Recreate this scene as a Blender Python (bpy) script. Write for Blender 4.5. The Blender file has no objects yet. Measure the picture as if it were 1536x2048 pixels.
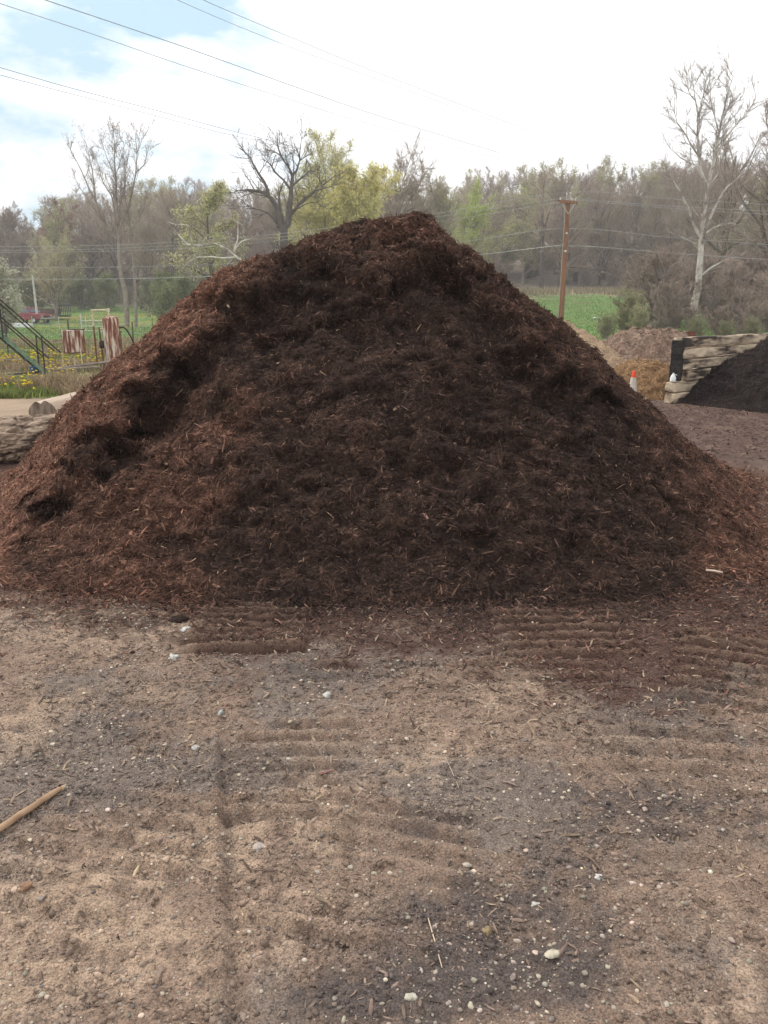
import bpy, math, random
import numpy as np
from mathutils import Vector
random.seed(7)
RNG = np.random.default_rng(11)
R = math.radians
scene = bpy.context.scene
COL = scene.collection

# ------------------------------------------------------------------ camera
F = 1577.0                      # focal length in photograph pixels (1536 x 2048)
PITCH = math.atan(399 / F)
CAMH = 1.6
CP, SP = math.cos(PITCH), math.sin(PITCH)
cam_d = bpy.data.cameras.new("camera")
cam_d.sensor_fit = 'VERTICAL'
cam_d.sensor_height = 36.0
cam_d.lens = 36.0 * F / 2048
cam_d.clip_start, cam_d.clip_end = 0.05, 3000
cam = bpy.data.objects.new("camera", cam_d)
cam.location = (0, 0, CAMH)
cam.rotation_euler = (math.pi / 2 - PITCH, 0, 0)
COL.objects.link(cam)
scene.camera = cam


def ray(px, py):
    cx, cy = (px - 768) / F, (1024 - py) / F
    return np.array([cx, CP + cy * SP, -SP + cy * CP])


def at(px, py, Y):
    d = ray(px, py)
    return np.array([0, 0, CAMH]) + d * (Y / d[1])


def gnd(px, py, z=0.0):
    d = ray(px, py)
    return np.array([0, 0, CAMH]) + d * ((z - CAMH) / d[2])


def proj(P):
    v = P - np.array([0, 0, CAMH])
    dep = v[:, 1] * CP - v[:, 2] * SP
    up = v[:, 1] * SP + v[:, 2] * CP
    return 768 + F * v[:, 0] / dep, 1024 - F * up / dep


def sstep(a, b, x):
    t = np.clip((x - a) / (b - a), 0, 1)
    return t * t * (3 - 2 * t)


# ------------------------------------------------------------------ noise
_g = np.random.default_rng(3).normal(size=(256, 3))
_g /= np.linalg.norm(_g, axis=1)[:, None]


def perlin(p, seed=0):
    i = np.floor(p).astype(np.int64)
    f = p - i
    u = f * f * f * (f * (f * 6 - 15) + 10)
    out = np.zeros(len(p))
    for dx in (0, 1):
        wx = u[:, 0] if dx else 1 - u[:, 0]
        for dy in (0, 1):
            wy = u[:, 1] if dy else 1 - u[:, 1]
            for dz in (0, 1):
                wz = u[:, 2] if dz else 1 - u[:, 2]
                h = ((i[:, 0] + dx) * 73856093) ^ ((i[:, 1] + dy) * 19349663) ^ ((i[:, 2] + dz) * 83492791) ^ (seed * 2654435)
                h = (h ^ (h >> 13)) * 1274126177
                g = _g[(h ^ (h >> 16)) & 255]
                out += wx * wy * wz * (g[:, 0] * (f[:, 0] - dx) + g[:, 1] * (f[:, 1] - dy) + g[:, 2] * (f[:, 2] - dz))
    return out * 1.5


def fbm(p, octv=4, seed=0, gain=.5):
    o, a = np.zeros(len(p)), 1.0
    for k in range(octv):
        o += a * perlin(p * 2 ** k, seed + k * 17)
        a *= gain
    return o


def xy0(x, y, s):
    return np.stack([x * s, y * s, np.zeros_like(x)], 1)


# ------------------------------------------------------------------ mesh helpers
def np_mesh(name, V, faces, mats, attrs=None, smooth=True, midx=None):
    """faces: list of int arrays (n,k)"""
    me = bpy.data.meshes.new(name)
    V = np.asarray(V, np.float32)
    faces = [np.asarray(f, np.int32) for f in faces if len(f)]
    loops = np.concatenate([f.ravel() for f in faces])
    sizes = np.concatenate([np.full(len(f), f.shape[1]) for f in faces])
    starts = np.concatenate([[0], np.cumsum(sizes)[:-1]]).astype(np.int32)
    me.vertices.add(len(V)); me.vertices.foreach_set("co", V.ravel())
    me.loops.add(len(loops)); me.loops.foreach_set("vertex_index", loops)
    me.polygons.add(len(sizes)); me.polygons.foreach_set("loop_start", starts)
    me.polygons.foreach_set("use_smooth", np.full(len(sizes), smooth))
    for m in mats: me.materials.append(m)
    if midx is not None: me.polygons.foreach_set("material_index", np.asarray(midx, np.int32))
    me.update(calc_edges=True)
    for k, a in (attrs or {}).items():
        a = np.asarray(a, np.float32)
        if a.ndim == 1:
            at_ = me.attributes.new(k, 'FLOAT', 'POINT'); at_.data.foreach_set("value", a)
        else:
            at_ = me.attributes.new(k, 'FLOAT_COLOR', 'POINT')
            at_.data.foreach_set("color", np.concatenate([a, np.ones((len(a), 1), np.float32)], 1).ravel())
    return me


def link(name, me, parent=None, loc=None):
    o = bpy.data.objects.new(name, me)
    COL.objects.link(o)
    if parent is not None: o.parent = parent
    if loc is not None: o.location = loc
    return o


def tag(o, label=None, cat=None, group=None, kind=None):
    if label: o["label"] = label
    if cat: o["category"] = cat
    if group: o["group"] = group
    if kind: o["kind"] = kind
    return o


def thing(name, label, cat, loc=(0, 0, 0), group=None, rz=0.0):
    o = bpy.data.objects.new(name, None)
    COL.objects.link(o)
    o.location = tuple(float(v) for v in loc); o.rotation_euler = (0, 0, rz); o.empty_display_size = .1
    return tag(o, label, cat, group)


class MB:
    """collects simple solids into one mesh"""
    def __init__(s): s.v, s.f = [], []

    def add(s, V, faces):
        b = len(s.v)
        s.v += [tuple(float(c) for c in p) for p in V]
        s.f += [tuple(b + i for i in f) for f in faces]
        return s

    def box(s, c, size, rz=0.0, ry=0.0, taper=1.0, skew=0.0):
        hx, hy, hz = size[0] / 2, size[1] / 2, size[2] / 2
        P = []
        for z in (-1, 1):
            t = taper if z > 0 else 1
            for x, y in ((-1, -1), (1, -1), (1, 1), (-1, 1)):
                p = Vector((x * hx * t + (skew if z > 0 else 0), y * hy * t, z * hz))
                if ry: p = Vector((p.x * math.cos(ry) + p.z * math.sin(ry), p.y, -p.x * math.sin(ry) + p.z * math.cos(ry)))
                if rz: p = Vector((p.x * math.cos(rz) - p.y * math.sin(rz), p.x * math.sin(rz) + p.y * math.cos(rz), p.z))
                P.append((p.x + c[0], p.y + c[1], p.z + c[2]))
        return s.add(P, [(0, 3, 2, 1), (4, 5, 6, 7), (0, 1, 5, 4), (1, 2, 6, 5), (2, 3, 7, 6), (3, 0, 4, 7)])

    def tube(s, pts, r, n=8, cap=True):
        pts = [Vector([float(c) for c in p]) for p in pts]
        if not isinstance(r, (list, tuple)): r = [r] * len(pts)
        V, fs = [], []
        d0 = (pts[1] - pts[0]).normalized()
        a = d0.orthogonal().normalized()
        for i, p in enumerate(pts):
            d = (pts[min(i + 1, len(pts) - 1)] - pts[max(i - 1, 0)]).normalized()
            a = (a - d * a.dot(d)).normalized(); b = d.cross(a)
            for k in range(n):
                t = 2 * math.pi * k / n
                V.append(p + (a * math.cos(t) + b * math.sin(t)) * r[i])
        for i in range(len(pts) - 1):
            for k in range(n):
                k2 = (k + 1) % n
                fs.append((i * n + k, i * n + k2, (i + 1) * n + k2, (i + 1) * n + k))
        if cap:
            fs.append(tuple(range(n - 1, -1, -1))); fs.append(tuple((len(pts) - 1) * n + k for k in range(n)))
        return s.add(V, fs)

    def lathe(s, prof, c=(0, 0, 0), n=24):
        V, fs = [], []
        for r, z in prof:
            for k in range(n):
                t = 2 * math.pi * k / n
                V.append((c[0] + r * math.cos(t), c[1] + r * math.sin(t), c[2] + z))
        for i in range(len(prof) - 1):
            for k in range(n):
                k2 = (k + 1) % n
                fs.append((i * n + k, i * n + k2, (i + 1) * n + k2, (i + 1) * n + k))
        fs.append(tuple(range(n - 1, -1, -1))); fs.append(tuple((len(prof) - 1) * n + k for k in range(n)))
        return s.add(V, fs)

    def build(s, name, m, parent=None, smooth=False, bevel=0.0, loc=None):
        me = bpy.data.meshes.new(name)
        me.from_pydata(s.v, [], s.f); me.materials.append(m)
        if smooth: me.polygons.foreach_set("use_smooth", [True] * len(me.polygons))
        me.update()
        o = link(name, me, parent, loc)
        if bevel:
            b = o.modifiers.new("bevel", 'BEVEL'); b.width = bevel; b.segments = 2; b.limit_method = 'ANGLE'
        if smooth and hasattr(me, "set_sharp_from_angle"): me.set_sharp_from_angle(angle=R(42))
        return o


# ------------------------------------------------------------------ materials
def mat(name, c1, c2=None, scale=6.0, rough=.8, bump=0.0, bscale=None, attr=None, metal=0.0, stretch=None,
        detail=6.0, lo=.35, hi=.65, rand=0.0, c3=None, spec=.25, trans=0.0, tintattr=None, bdist=.02):
    m = bpy.data.materials.new(name); m.use_nodes = True
    nt = m.node_tree; N, L = nt.nodes, nt.links
    bs = N["Principled BSDF"]
    bs.inputs["Roughness"].default_value = rough; bs.inputs["Metallic"].default_value = metal
    bs.inputs["Specular IOR Level"].default_value = spec
    tc = N.new("ShaderNodeTexCoord"); vec = tc.outputs["Object"]
    if stretch:
        mp = N.new("ShaderNodeMapping"); mp.inputs["Scale"].default_value = stretch
        L.new(vec, mp.inputs["Vector"]); vec = mp.outputs["Vector"]
    nz = N.new("ShaderNodeTexNoise"); nz.inputs["Scale"].default_value = scale; nz.inputs["Detail"].default_value = detail
    L.new(vec, nz.inputs["Vector"])
    rp = N.new("ShaderNodeValToRGB")
    c2 = c2 or tuple(v * .75 for v in c1)
    rp.color_ramp.elements[0].position = lo; rp.color_ramp.elements[0].color = (*c1, 1)
    rp.color_ramp.elements[1].position = hi; rp.color_ramp.elements[1].color = (*c2, 1)
    if c3:
        e = rp.color_ramp.elements.new((lo + hi) / 2); e.color = (*c3, 1)
    L.new(nz.outputs["Fac"], rp.inputs["Fac"])
    out = rp.outputs["Color"]

    def mulby(col, sock, amt_from, amt_to):
        mr = N.new("ShaderNodeMapRange"); mr.inputs["To Min"].default_value = amt_from; mr.inputs["To Max"].default_value = amt_to
        L.new(sock, mr.inputs["Value"])
        mx = N.new("ShaderNodeMix"); mx.data_type = 'RGBA'; mx.blend_type = 'MULTIPLY'; mx.inputs["Factor"].default_value = 1
        L.new(col, mx.inputs["A"]); L.new(mr.outputs["Result"], mx.inputs["B"])
        return mx.outputs["Result"]
    if attr:            # colour attribute multiplied by the noise ramp
        an = N.new("ShaderNodeAttribute"); an.attribute_name = attr
        mx = N.new("ShaderNodeMix"); mx.data_type = 'RGBA'; mx.blend_type = 'MULTIPLY'; mx.inputs["Factor"].default_value = 1
        L.new(out, mx.inputs["A"]); L.new(an.outputs["Color"], mx.inputs["B"]); out = mx.outputs["Result"]
    if tintattr:
        an = N.new("ShaderNodeAttribute"); an.attribute_name = tintattr[0]
        out = mulby(out, an.outputs["Fac"], tintattr[1], tintattr[2])
    if rand:
        oi = N.new("ShaderNodeObjectInfo")
        out = mulby(out, oi.outputs["Random"], 1 - rand, 1 + rand)
    L.new(out, bs.inputs["Base Color"])
    if bump:
        nb = N.new("ShaderNodeTexNoise"); nb.inputs["Scale"].default_value = bscale or scale * 2; nb.inputs["Detail"].default_value = 8
        L.new(vec, nb.inputs["Vector"])
        b = N.new("ShaderNodeBump"); b.inputs["Strength"].default_value = bump; b.inputs["Distance"].default_value = bdist
        L.new(nb.outputs["Fac"], b.inputs["Height"]); L.new(b.outputs["Normal"], bs.inputs["Normal"])
    if trans:
        tr = N.new("ShaderNodeBsdfTranslucent"); L.new(out, tr.inputs["Color"])
        ms = N.new("ShaderNodeMixShader"); ms.inputs["Fac"].default_value = trans
        L.new(bs.outputs["BSDF"], ms.inputs[1]); L.new(tr.outputs["BSDF"], ms.inputs[2])
        L.new(ms.outputs["Shader"], N["Material Output"].inputs["Surface"])
    return m


# ------------------------------------------------------------------ light and sky
SUN_EL, SUN_AZ = R(48), R(-58)      # azimuth from +Y towards +X; the bright part of the sky is behind, to the left
w = bpy.data.worlds.new("World"); scene.world = w; w.use_nodes = True
N, L = w.node_tree.nodes, w.node_tree.links
bg = N["Background"]; bg.inputs["Strength"].default_value = 0.1
sky = N.new("ShaderNodeTexSky"); sky.sky_type = 'NISHITA'; sky.sun_disc = False
sky.sun_elevation = SUN_EL; sky.sun_rotation = SUN_AZ; sky.air_density = 1.2; sky.dust_density = 1.5
tc = N.new("ShaderNodeTexCoord")
mp = N.new("ShaderNodeMapping"); mp.inputs["Scale"].default_value = (1, 1, 2.3); mp.inputs["Location"].default_value = (.35, .1, .0)
L.new(tc.outputs["Generated"], mp.inputs["Vector"])
nz = N.new("ShaderNodeTexNoise"); nz.inputs["Scale"].default_value = 4.2; nz.inputs["Detail"].default_value = 9; nz.inputs["Roughness"].default_value = .55
L.new(mp.outputs["Vector"], nz.inputs["Vector"])
# the break in the cloud: centred on one direction of the sky (up and to the left)
gap = N.new("ShaderNodeVectorMath"); gap.operation = 'DISTANCE'
gdir = Vector((-.27, .93, .29)).normalized(); gap.inputs[1].default_value = gdir
nrm = N.new("ShaderNodeVectorMath"); nrm.operation = 'NORMALIZE'
L.new(tc.outputs["Generated"], nrm.inputs[0]); L.new(nrm.outputs["Vector"], gap.inputs[0])
mr = N.new("ShaderNodeMapRange"); mr.inputs["From Min"].default_value = .05; mr.inputs["From Max"].default_value = .40
mr.inputs["To Min"].default_value = .25; mr.inputs["To Max"].default_value = -.16
L.new(gap.outputs["Value"], mr.inputs["Value"])
ad = N.new("ShaderNodeMath"); ad.operation = 'SUBTRACT'
L.new(nz.outputs["Fac"], ad.inputs[0]); L.new(mr.outputs["Result"], ad.inputs[1])
rp = N.new("ShaderNodeValToRGB"); rp.color_ramp.elements[0].position = .34; rp.color_ramp.elements[1].position = .47
L.new(ad.outputs["Value"], rp.inputs["Fac"])
# thin grey shading inside the cloud
n2 = N.new("ShaderNodeTexNoise"); n2.inputs["Scale"].default_value = 5; n2.inputs["Detail"].default_value = 6
L.new(mp.outputs["Vector"], n2.inputs["Vector"])
rc = N.new("ShaderNodeValToRGB")
rc.color_ramp.elements[0].position = .3; rc.color_ramp.elements[0].color = (12.4, 12.6, 13.1, 1)
rc.color_ramp.elements[1].position = .55; rc.color_ramp.elements[1].color = (14.2, 14.1, 14.2, 1)
L.new(n2.outputs["Fac"], rc.inputs["Fac"])
blue = N.new("ShaderNodeMix"); blue.data_type = 'RGBA'; blue.inputs["Factor"].default_value = .88
L.new(sky.outputs["Color"], blue.inputs["A"]); blue.inputs["B"].default_value = (6.3, 9.2, 11.1, 1)
mx = N.new("ShaderNodeMix"); mx.data_type = 'RGBA'
L.new(rp.outputs["Color"], mx.inputs["Factor"]); L.new(blue.outputs["Result"], mx.inputs["A"]); L.new(rc.outputs["Color"], mx.inputs["B"])
L.new(mx.outputs["Result"], bg.inputs["Color"])

sd = bpy.data.lights.new("sun", 'SUN'); sd.energy = 2.3; sd.angle = R(12); sd.color = (1, .95, .87)
so = bpy.data.objects.new("sun", sd); COL.objects.link(so)
sv = Vector((math.sin(SUN_AZ) * math.cos(SUN_EL), math.cos(SUN_AZ) * math.cos(SUN_EL), math.sin(SUN_EL)))
so.rotation_euler = sv.to_track_quat('Z', 'Y').to_euler()
scene.view_settings.view_transform = 'Standard'; scene.view_settings.look = 'None'
scene.cycles.use_denoising = True
scene.view_settings.exposure = 0.0; scene.view_settings.gamma = 1.0
# ------------------------------------------------------------------ terrain
def terrain(x, y):
    wr = sstep(-6, 16, x)
    zr = np.interp(y, [0, 38, 60, 100, 130, 175, 225, 300, 600], [0, 0, 1.0, 3.1, 5.8, 15, 25, 36, 48])
    zl = np.interp(y, [0, 88, 120, 145, 200, 260, 600], [0, 0, 2.4, 4.5, 14, 25, 36])
    zl = zl * (1 - .45 * sstep(-.28, -.50, x / np.maximum(y, 20)) * sstep(125, 170, y))
    return zl * (1 - wr) + zr * wr


def field_edge(x):
    return np.interp(x, [-60, -6, 4, 60], [16.4, 15.6, 33, 36])


def tracks(x, y, full=False):
    """tyre tread bars pressed into the dirt: (cx, cy, half width, half length, angle, spacing, height)"""
    z = np.zeros_like(x); groove = np.zeros_like(x); crest = np.zeros_like(x)
    for ti, (cx, cy, hw, hl, a, sp, h) in enumerate(TRACKS):
        u = (x - cx) * math.cos(a) + (y - cy) * math.sin(a)
        v = -(x - cx) * math.sin(a) + (y - cy) * math.cos(a)
        wv = v + .014 * perlin(xy0(x, y, 2.2), 5) + .012 * perlin(xy0(x, y, 9), 6)
        m = sstep(hw, hw * .72, np.abs(u)) * sstep(hl, hl * .7, np.abs(v)) * (.75 + 1.5 * perlin(xy0(x, y, 2.4), 9) + .5 * perlin(xy0(x, y, 9), 10))
        s = np.sin(2 * np.pi * wv / sp)
        if ti < 3: m = sstep(hw, hw * .8, np.abs(u)) * sstep(hl, hl * .8, np.abs(v)) * (.85 + .5 * perlin(xy0(x, y, 3.0), 9))
        m = np.clip(m * (1 + .35 * perlin(xy0(x, y, 26), 12)), 0, 1.15)
        z += 1.25 * m * h * (np.sign(s) * np.abs(s) ** .6)
        groove = np.maximum(groove, m * np.clip(-s, 0, 1) * min(1, h / .024)); crest = np.maximum(crest, m * np.clip(s, 0, 1) * min(1, h / .024))
    return (z, groove, crest) if full else z


TRACKS = [(-.70, 3.86, .34, .36, .02, .098, .030), (.92, 3.80, .40, .34, .05, .102, .026), (1.80, 3.25, .50, .50, -.42, .118, .032),
          (-.34, 2.58, .28, .40, .0, .10, .013), (-.85, 2.05, .34, .50, -.28, .105, .012), (-.02, 2.02, .34, .42, -.30, .10, .012),
          (.55, 2.7, .40, .3, .05, .12, .006), (1.20, 2.4, .45, .5, -.15, .125, .015), (-1.2, 2.9, .4, .4, .1, .13, .007),
          (4.6, 8.6, 1.8, 2.6, .22, .5, .006), (.75, 1.75, .4, .3, -.1, .13, .006), (-.02, 3.3, .4, .2, .05, .12, .008), (.75, 3.4, .35, .25, -.05, .12, .012)]


def near_relief(x, y):
    d = sstep(14, 5, y)
    z = .022 * perlin(xy0(x, y, .9), 1) + .009 * fbm(xy0(x, y, 4.5), 3, 2)
    z += .009 * fbm(xy0(x, y, 24), 3, 31) * sstep(7, 2.5, y)
    z += tracks(x, y)
    # the long thin rut left by the edge of a tyre
    t = (y - 1.0) / (2.75 - 1.0)
    gx = np.interp(y, [1.0, 1.55, 2.74], [-.29, -.39, -.654])
    q = x - gx + .008 * perlin(xy0(x, y, 7), 3)
    m = sstep(2.95, 2.6, y)
    z += m * (.017 * np.exp(-(q / .014) ** 2) - .019 * np.exp(-((q - .034) / .020) ** 2) - .006 * sstep(0, .05, q) * sstep(.5, .1, q))
    return z * d + .03 * perlin(xy0(x, y, .35), 8) * sstep(4, 14, y)


AX, AY, AH = .22, 7.0, 2.40
PROF = {   # azimuth (deg, 0 = +x, 90 = away): base radius, profile (s, h)
    'r': (3.55, [(0, 1), (.055, .995), (.09, .945), (.20, .83), (.41, .63), (.63, .355), (.80, .15), (.92, .04), (1, 0), (1.2, -.06)]),
    'b': (3.4, [(0, 1), (.12, .97), (.3, .75), (1, 0), (1.2, -.1)]),
    'l': (4.25, [(0, 1), (.12, .965), (.19, .935), (.27, .885), (.40, .81), (.53, .63), (.68, .42), (.88, .12), (1, 0), (1.2, -.08)]),
    'f': (2.86, [(0, 1), (.12, .965), (.24, .86), (.5, .55), (.72, .29), (.9, .075), (1, 0), (1.2, -.06)])}


def pile_height(x, y, only_s=False):
    dx, dy = x - AX, y - AY
    r = np.hypot(dx, dy) + 1e-6
    cx, cy = dx / r, dy / r
    wts = {'r': np.clip(cx, 0, 1) ** 2, 'l': np.clip(-cx, 0, 1) ** 2, 'b': np.clip(cy, 0, 1) ** 2, 'f': np.clip(-cy, 0, 1) ** 2}
    Rb = sum(wts[k] * PROF[k][0] for k in wts)
    Rb = Rb * (1 + .05 * perlin(np.stack([cx * 1.6, cy * 1.6, cx * 0], 1), 21) + .022 * fbm(np.stack([cx * 7, cy * 7, cx * 0], 1), 3, 22))
    s = r / Rb
    if only_s: return s
    h = sum(wts[k] * np.interp(s, [a for a, b in PROF[k][1]], [b for a, b in PROF[k][1]]) for k in wts)
    return AH * h



gx_ = np.concatenate([np.arange(-2.9, 2.9001, .0135)])
k = [2.9]
while k[-1] < 400: k.append(k[-1] + max(.03, (k[-1] - 2.9) * .045))
k = np.array(k[1:])
GX = np.concatenate([-k[::-1], gx_, k])
ys = [-40, -20, -10, -5, -2, -.5, .3, .7]
while ys[-1] < 8: ys.append(ys[-1] + max(.0058, .0042 * ys[-1]))
while ys[-1] < 425: ys.append(ys[-1] * 1.026)
GY = np.array(ys)
XX, YY = np.meshgrid(GX, GY)
X, Y = XX.ravel(), YY.ravel()
Z = terrain(X, Y) + np.where((Y > .2) & (Y < 40), near_relief(X, np.maximum(Y, .2)), 0)
GV = np.stack([X, Y, Z], 1)
ny, nx = XX.shape

# dirt colours: patches of pale dry clay, grey-brown fines and damp mulch dust
PALE, MID, GREY, DARK, MULCH = [np.array(c) for c in ((.345, .256, .192), (.214, .154, .120), (.170, .138, .120), (.082, .067, .063), (.078, .044, .034))]


def blob(x, y, px, py, rx, ry):
    c = gnd(px, py); ex = gnd(px + rx, py)[0] - c[0]; ey = abs(gnd(px, py - ry)[1] - gnd(px, py + ry)[1]) / 2
    return np.exp(-(((x - c[0]) / ex) ** 2 + ((y - c[1]) / ey) ** 2))


def mulch_mask(x, y):
    n2 = fbm(xy0(x, y, 4.0), 4, 50); n3 = fbm(xy0(x, y, 14.0), 3, 60)
    px, py = proj(np.stack([x, y, np.zeros_like(x)], 1))
    edge = np.interp(px, EDX, EDY)
    return sstep(50, -40, py - edge + 70 * n2 + 30 * n3) * (y > .5)


EDX, EDY = [-300, 0, 200, 330, 400, 480, 620, 760, 1000, 1150, 1300, 1536, 1900], [1190, 1175, 1185, 1195, 1290, 1315, 1310, 1300, 1320, 1390, 1410, 1350, 1310]


def dirt_colour(x, y):
    n1 = fbm(xy0(x, y, 1.3), 4, 40); n2 = fbm(xy0(x, y, 4.0), 4, 50); n3 = fbm(xy0(x, y, 14.0), 3, 60)
    col = MID[None] * np.ones((len(x), 1))

    def mix(c, m):
        nonlocal col
        m = np.clip(m, 0, 1)[:, None]; col = col * (1 - m) + c[None] * m
    mix(GREY, sstep(-.1, .35, n1 + .3 * n3))
    pale = sum(a * blob(x, y, *b) for a, b in (
        (1.0, (40, 1430, 150, 75)), (.9, (300, 1392, 70, 32)), (.75, (640, 1590, 150, 60)), (.8, (960, 1490, 190, 70)), (.6, (1050, 1390, 120, 40)),
        (.9, (100, 1900, 330, 190)), (.7, (180, 1780, 200, 90)), (.6, (1250, 1470, 130, 60)), (.5, (560, 1700, 200, 70)), (.55, (380, 1660, 130, 60)),
        (.6, (300, 1250, 330, 60)), (.4, (60, 1230, 200, 60)), (.3, (1420, 1800, 300, 250)), (.4, (1480, 2000, 260, 120)), (.6, (560, 1880, 160, 120))))
    mix(PALE, sstep(.30, 1.0, pale * .8 + .55 * n2 + .45 * n3 + .06) * .9)
    dark = sum(a * blob(x, y, *b) for a, b in (
        (.95, (240, 1440, 95, 62)), (1.0, (800, 2010, 250, 90)), (.9, (880, 1900, 170, 75)), (.8, (1090, 1960, 150, 90)), (.6, (700, 1960, 110, 60)), (.75, (1000, 1800, 150, 60)), (.5, (1200, 1880, 120, 60)), (.75, (830, 1655, 90, 40)), (.7, (1210, 1600, 180, 90)),
        (.7, (1330, 1420, 210, 80)), (.6, (1150, 1760, 200, 90)), (.6, (1400, 1620, 180, 60)), (.7, (650, 1345, 260, 28)), (.6, (430, 1560, 130, 45)),
        (.55, (180, 1600, 160, 45)), (.5, (1030, 1500, 90, 60))))
    mix(DARK, sstep(.22, 1.15, dark * .9 + .6 * n2 + .50 * n3) * .95)
    n4 = fbm(xy0(x, y, 45.0), 2, 61)
    col = col * (1 + .38 * n4 + .22 * n3)[:, None]
    # mulch dust and shreds spread out from the pile
    mm = mulch_mask(x, y)
    far = sstep(-3, 2, x) * sstep(7.0, 9.5, y) * sstep(15.2, 13.5, y + n1)
    mm = np.where(y > 7.2, 0, mm) * .92
    mm = np.maximum(mm, far * np.clip(.92 + .5 * n1 + .4 * n2, 0, .95))
    mix(MULCH, mm)
    # the thinning skirt of shreds right at the foot of the heap
    ps = pile_height(x, y, True)
    sk = sstep(1.20, 1.02, ps + .10 * n2 + .05 * n3) * .92 * (y > .5); rd_ = np.maximum(sstep(-1.2, -2.4, x), sstep(2.3, 3.2, x))
    mix(np.array((.042, .025, .020)), sk * (1 - rd_)); mix(np.array((.085, .046, .034)), sk * rd_)
    # drive behind the pile: pale packed clay
    rd = sstep(9, 11, y) * sstep(2, -3, x) + sstep(15, 17.5, y + n1) * sstep(-3, 2, x)
    rut = .5 + .5 * np.sin(y * 3.1 + .25 * x + 2 * n1)
    mix(np.array((.37, .275, .195)) , np.clip(rd, 0, 1) * (.75 + .2 * n2))
    mix(np.array((.25, .19, .14)), np.clip(rd, 0, 1) * sstep(.55, 1, rut + .4 * n2) * .6)
    # mulch dust in tread grooves, with their shade and the lit crests painted in
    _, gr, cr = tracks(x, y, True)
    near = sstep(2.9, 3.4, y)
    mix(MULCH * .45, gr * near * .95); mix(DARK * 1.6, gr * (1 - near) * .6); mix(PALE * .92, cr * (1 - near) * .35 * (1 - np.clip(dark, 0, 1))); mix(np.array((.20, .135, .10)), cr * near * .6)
    gxx = np.interp(y, [1.0, 1.55, 2.74], [-.29, -.39, -.654])
    mix(DARK * 1.6, np.exp(-((x - gxx - .034 + .01 * n3) / .018) ** 2) * sstep(2.95, 2.6, y) * (y < 3) * np.clip(.2 + .5 * n2, 0, .5))
    return np.clip(col, .02, .6)


def field_colour(x, y):
    n1 = fbm(xy0(x, y, .06), 4, 70); n2 = fbm(xy0(x, y, .3), 4, 80); n3 = fbm(xy0(x, y, 1.5), 3, 81)
    col = np.array((.105, .200, .048))[None] * np.ones((len(x), 1))

    def mix(c, m):
        nonlocal col
        m = np.clip(m, 0, 1)[:, None]; col = col * (1 - m) + np.array(c)[None] * m
    left = sstep(6, -4, x)
    mix((.15, .17, .06), sstep(-.25, .5, n2 + .6 * n3) * .75)
    mix((.30, .24, .05), left * sstep(.0, .35, n2 + .3 * n3 - .02) * sstep(60, 85, y) * sstep(118, 100, y) * .55)     # dandelions in the far meadow
    mix((.22, .18, .12), left * sstep(28, 22, y + 4 * n2) * sstep(19, 20.5, y) * .6)                                                       # dead stems near the fence
    right = 1 - left
    lim = 100 + .06 * (x - 10) + 7 * n1
    mix((.29, .245, .165), right * sstep(0, 5, y - lim + 3 * n2) * .95)
    mix((.17, .14, .115), sstep(-4, 6, y - np.where(x < 3, 121, 121) + 5 * n2))                                        # leaf litter under the wood
    mix((.15, .14, .06), right * sstep(20, 32, x + 4 * n2) * sstep(70, 55, y) * .7)
    return np.clip(col, .02, .6)


fe = field_edge(X) + .9 * fbm(xy0(X, Y, .5), 3, 90)
isf = Y > fe
colr = np.empty((len(X), 3))
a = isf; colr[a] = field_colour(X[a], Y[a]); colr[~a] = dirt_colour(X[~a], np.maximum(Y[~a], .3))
GV[a, 2] += .05 * np.clip(Y[a] - fe[a], 0, 1)
idx = np.arange(nx * ny).reshape(ny, nx)
Q = np.stack([idx[:-1, :-1], idx[:-1, 1:], idx[1:, 1:], idx[1:, :-1]], -1).reshape(-1, 4)
fm = isf[Q].sum(1) >= 2
m_dirt = mat("dirt", (.62, .62, .62), (1.42, 1.38, 1.30), scale=170, rough=.95, bump=1.0, bscale=190, attr="col", detail=12, lo=.36, hi=.65, bdist=.006)
m_field = mat("meadow", (.7, .72, .7), (1.3, 1.28, 1.2), scale=1.6, rough=.95, bump=.8, bscale=9, attr="col", detail=10, bdist=.1)


def sub(mask, name, m):
    q = Q[mask]; u, inv = np.unique(q, return_inverse=True)
    return tag(link(name, np_mesh(name, GV[u], [inv.reshape(-1, 4)], [m], {"col": colr[u]})), kind='structure')


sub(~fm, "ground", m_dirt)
sub(fm, "field", m_field)


def gz(x, y):
    x, y = np.atleast_1d(np.asarray(x, float)), np.atleast_1d(np.asarray(y, float))
    return terrain(x, y) + np.where((y > .2) & (y < 40), near_relief(x, np.maximum(y, .2)), 0)


# ------------------------------------------------------------------ slivers, pebbles
def slivers(P, D, Nn, Ln, W, bend, thick=.3):
    """bent wood slivers: 3 stations x 3 points; returns verts, quads"""
    n = len(P)
    D = D / np.linalg.norm(D, axis=1)[:, None]
    S = np.cross(D, Nn); S /= np.linalg.norm(S, axis=1)[:, None] + 1e-9
    Nn = np.cross(S, D)
    V = np.empty((n, 3, 3, 3))
    for i, s in enumerate((-1, 0, 1)):
        c = P + D * (s * Ln / 2)[:, None] + Nn * (bend * Ln * (1 - s * s))[:, None]
        wv = W * (1.0 if s == 0 else .55)
        V[:, i, 0] = c - S * (wv / 2)[:, None]
        V[:, i, 1] = c + Nn * (wv * thick)[:, None]
        V[:, i, 2] = c + S * (wv / 2)[:, None]
    b = (np.arange(n) * 9)[:, None]
    q = np.array([[0, 1, 4, 3], [1, 2, 5, 4], [3, 4, 7, 6], [4, 5, 8, 7]])
    return V.reshape(-1, 3), (b[:, :, None] + q[None]).reshape(-1, 4)


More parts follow.
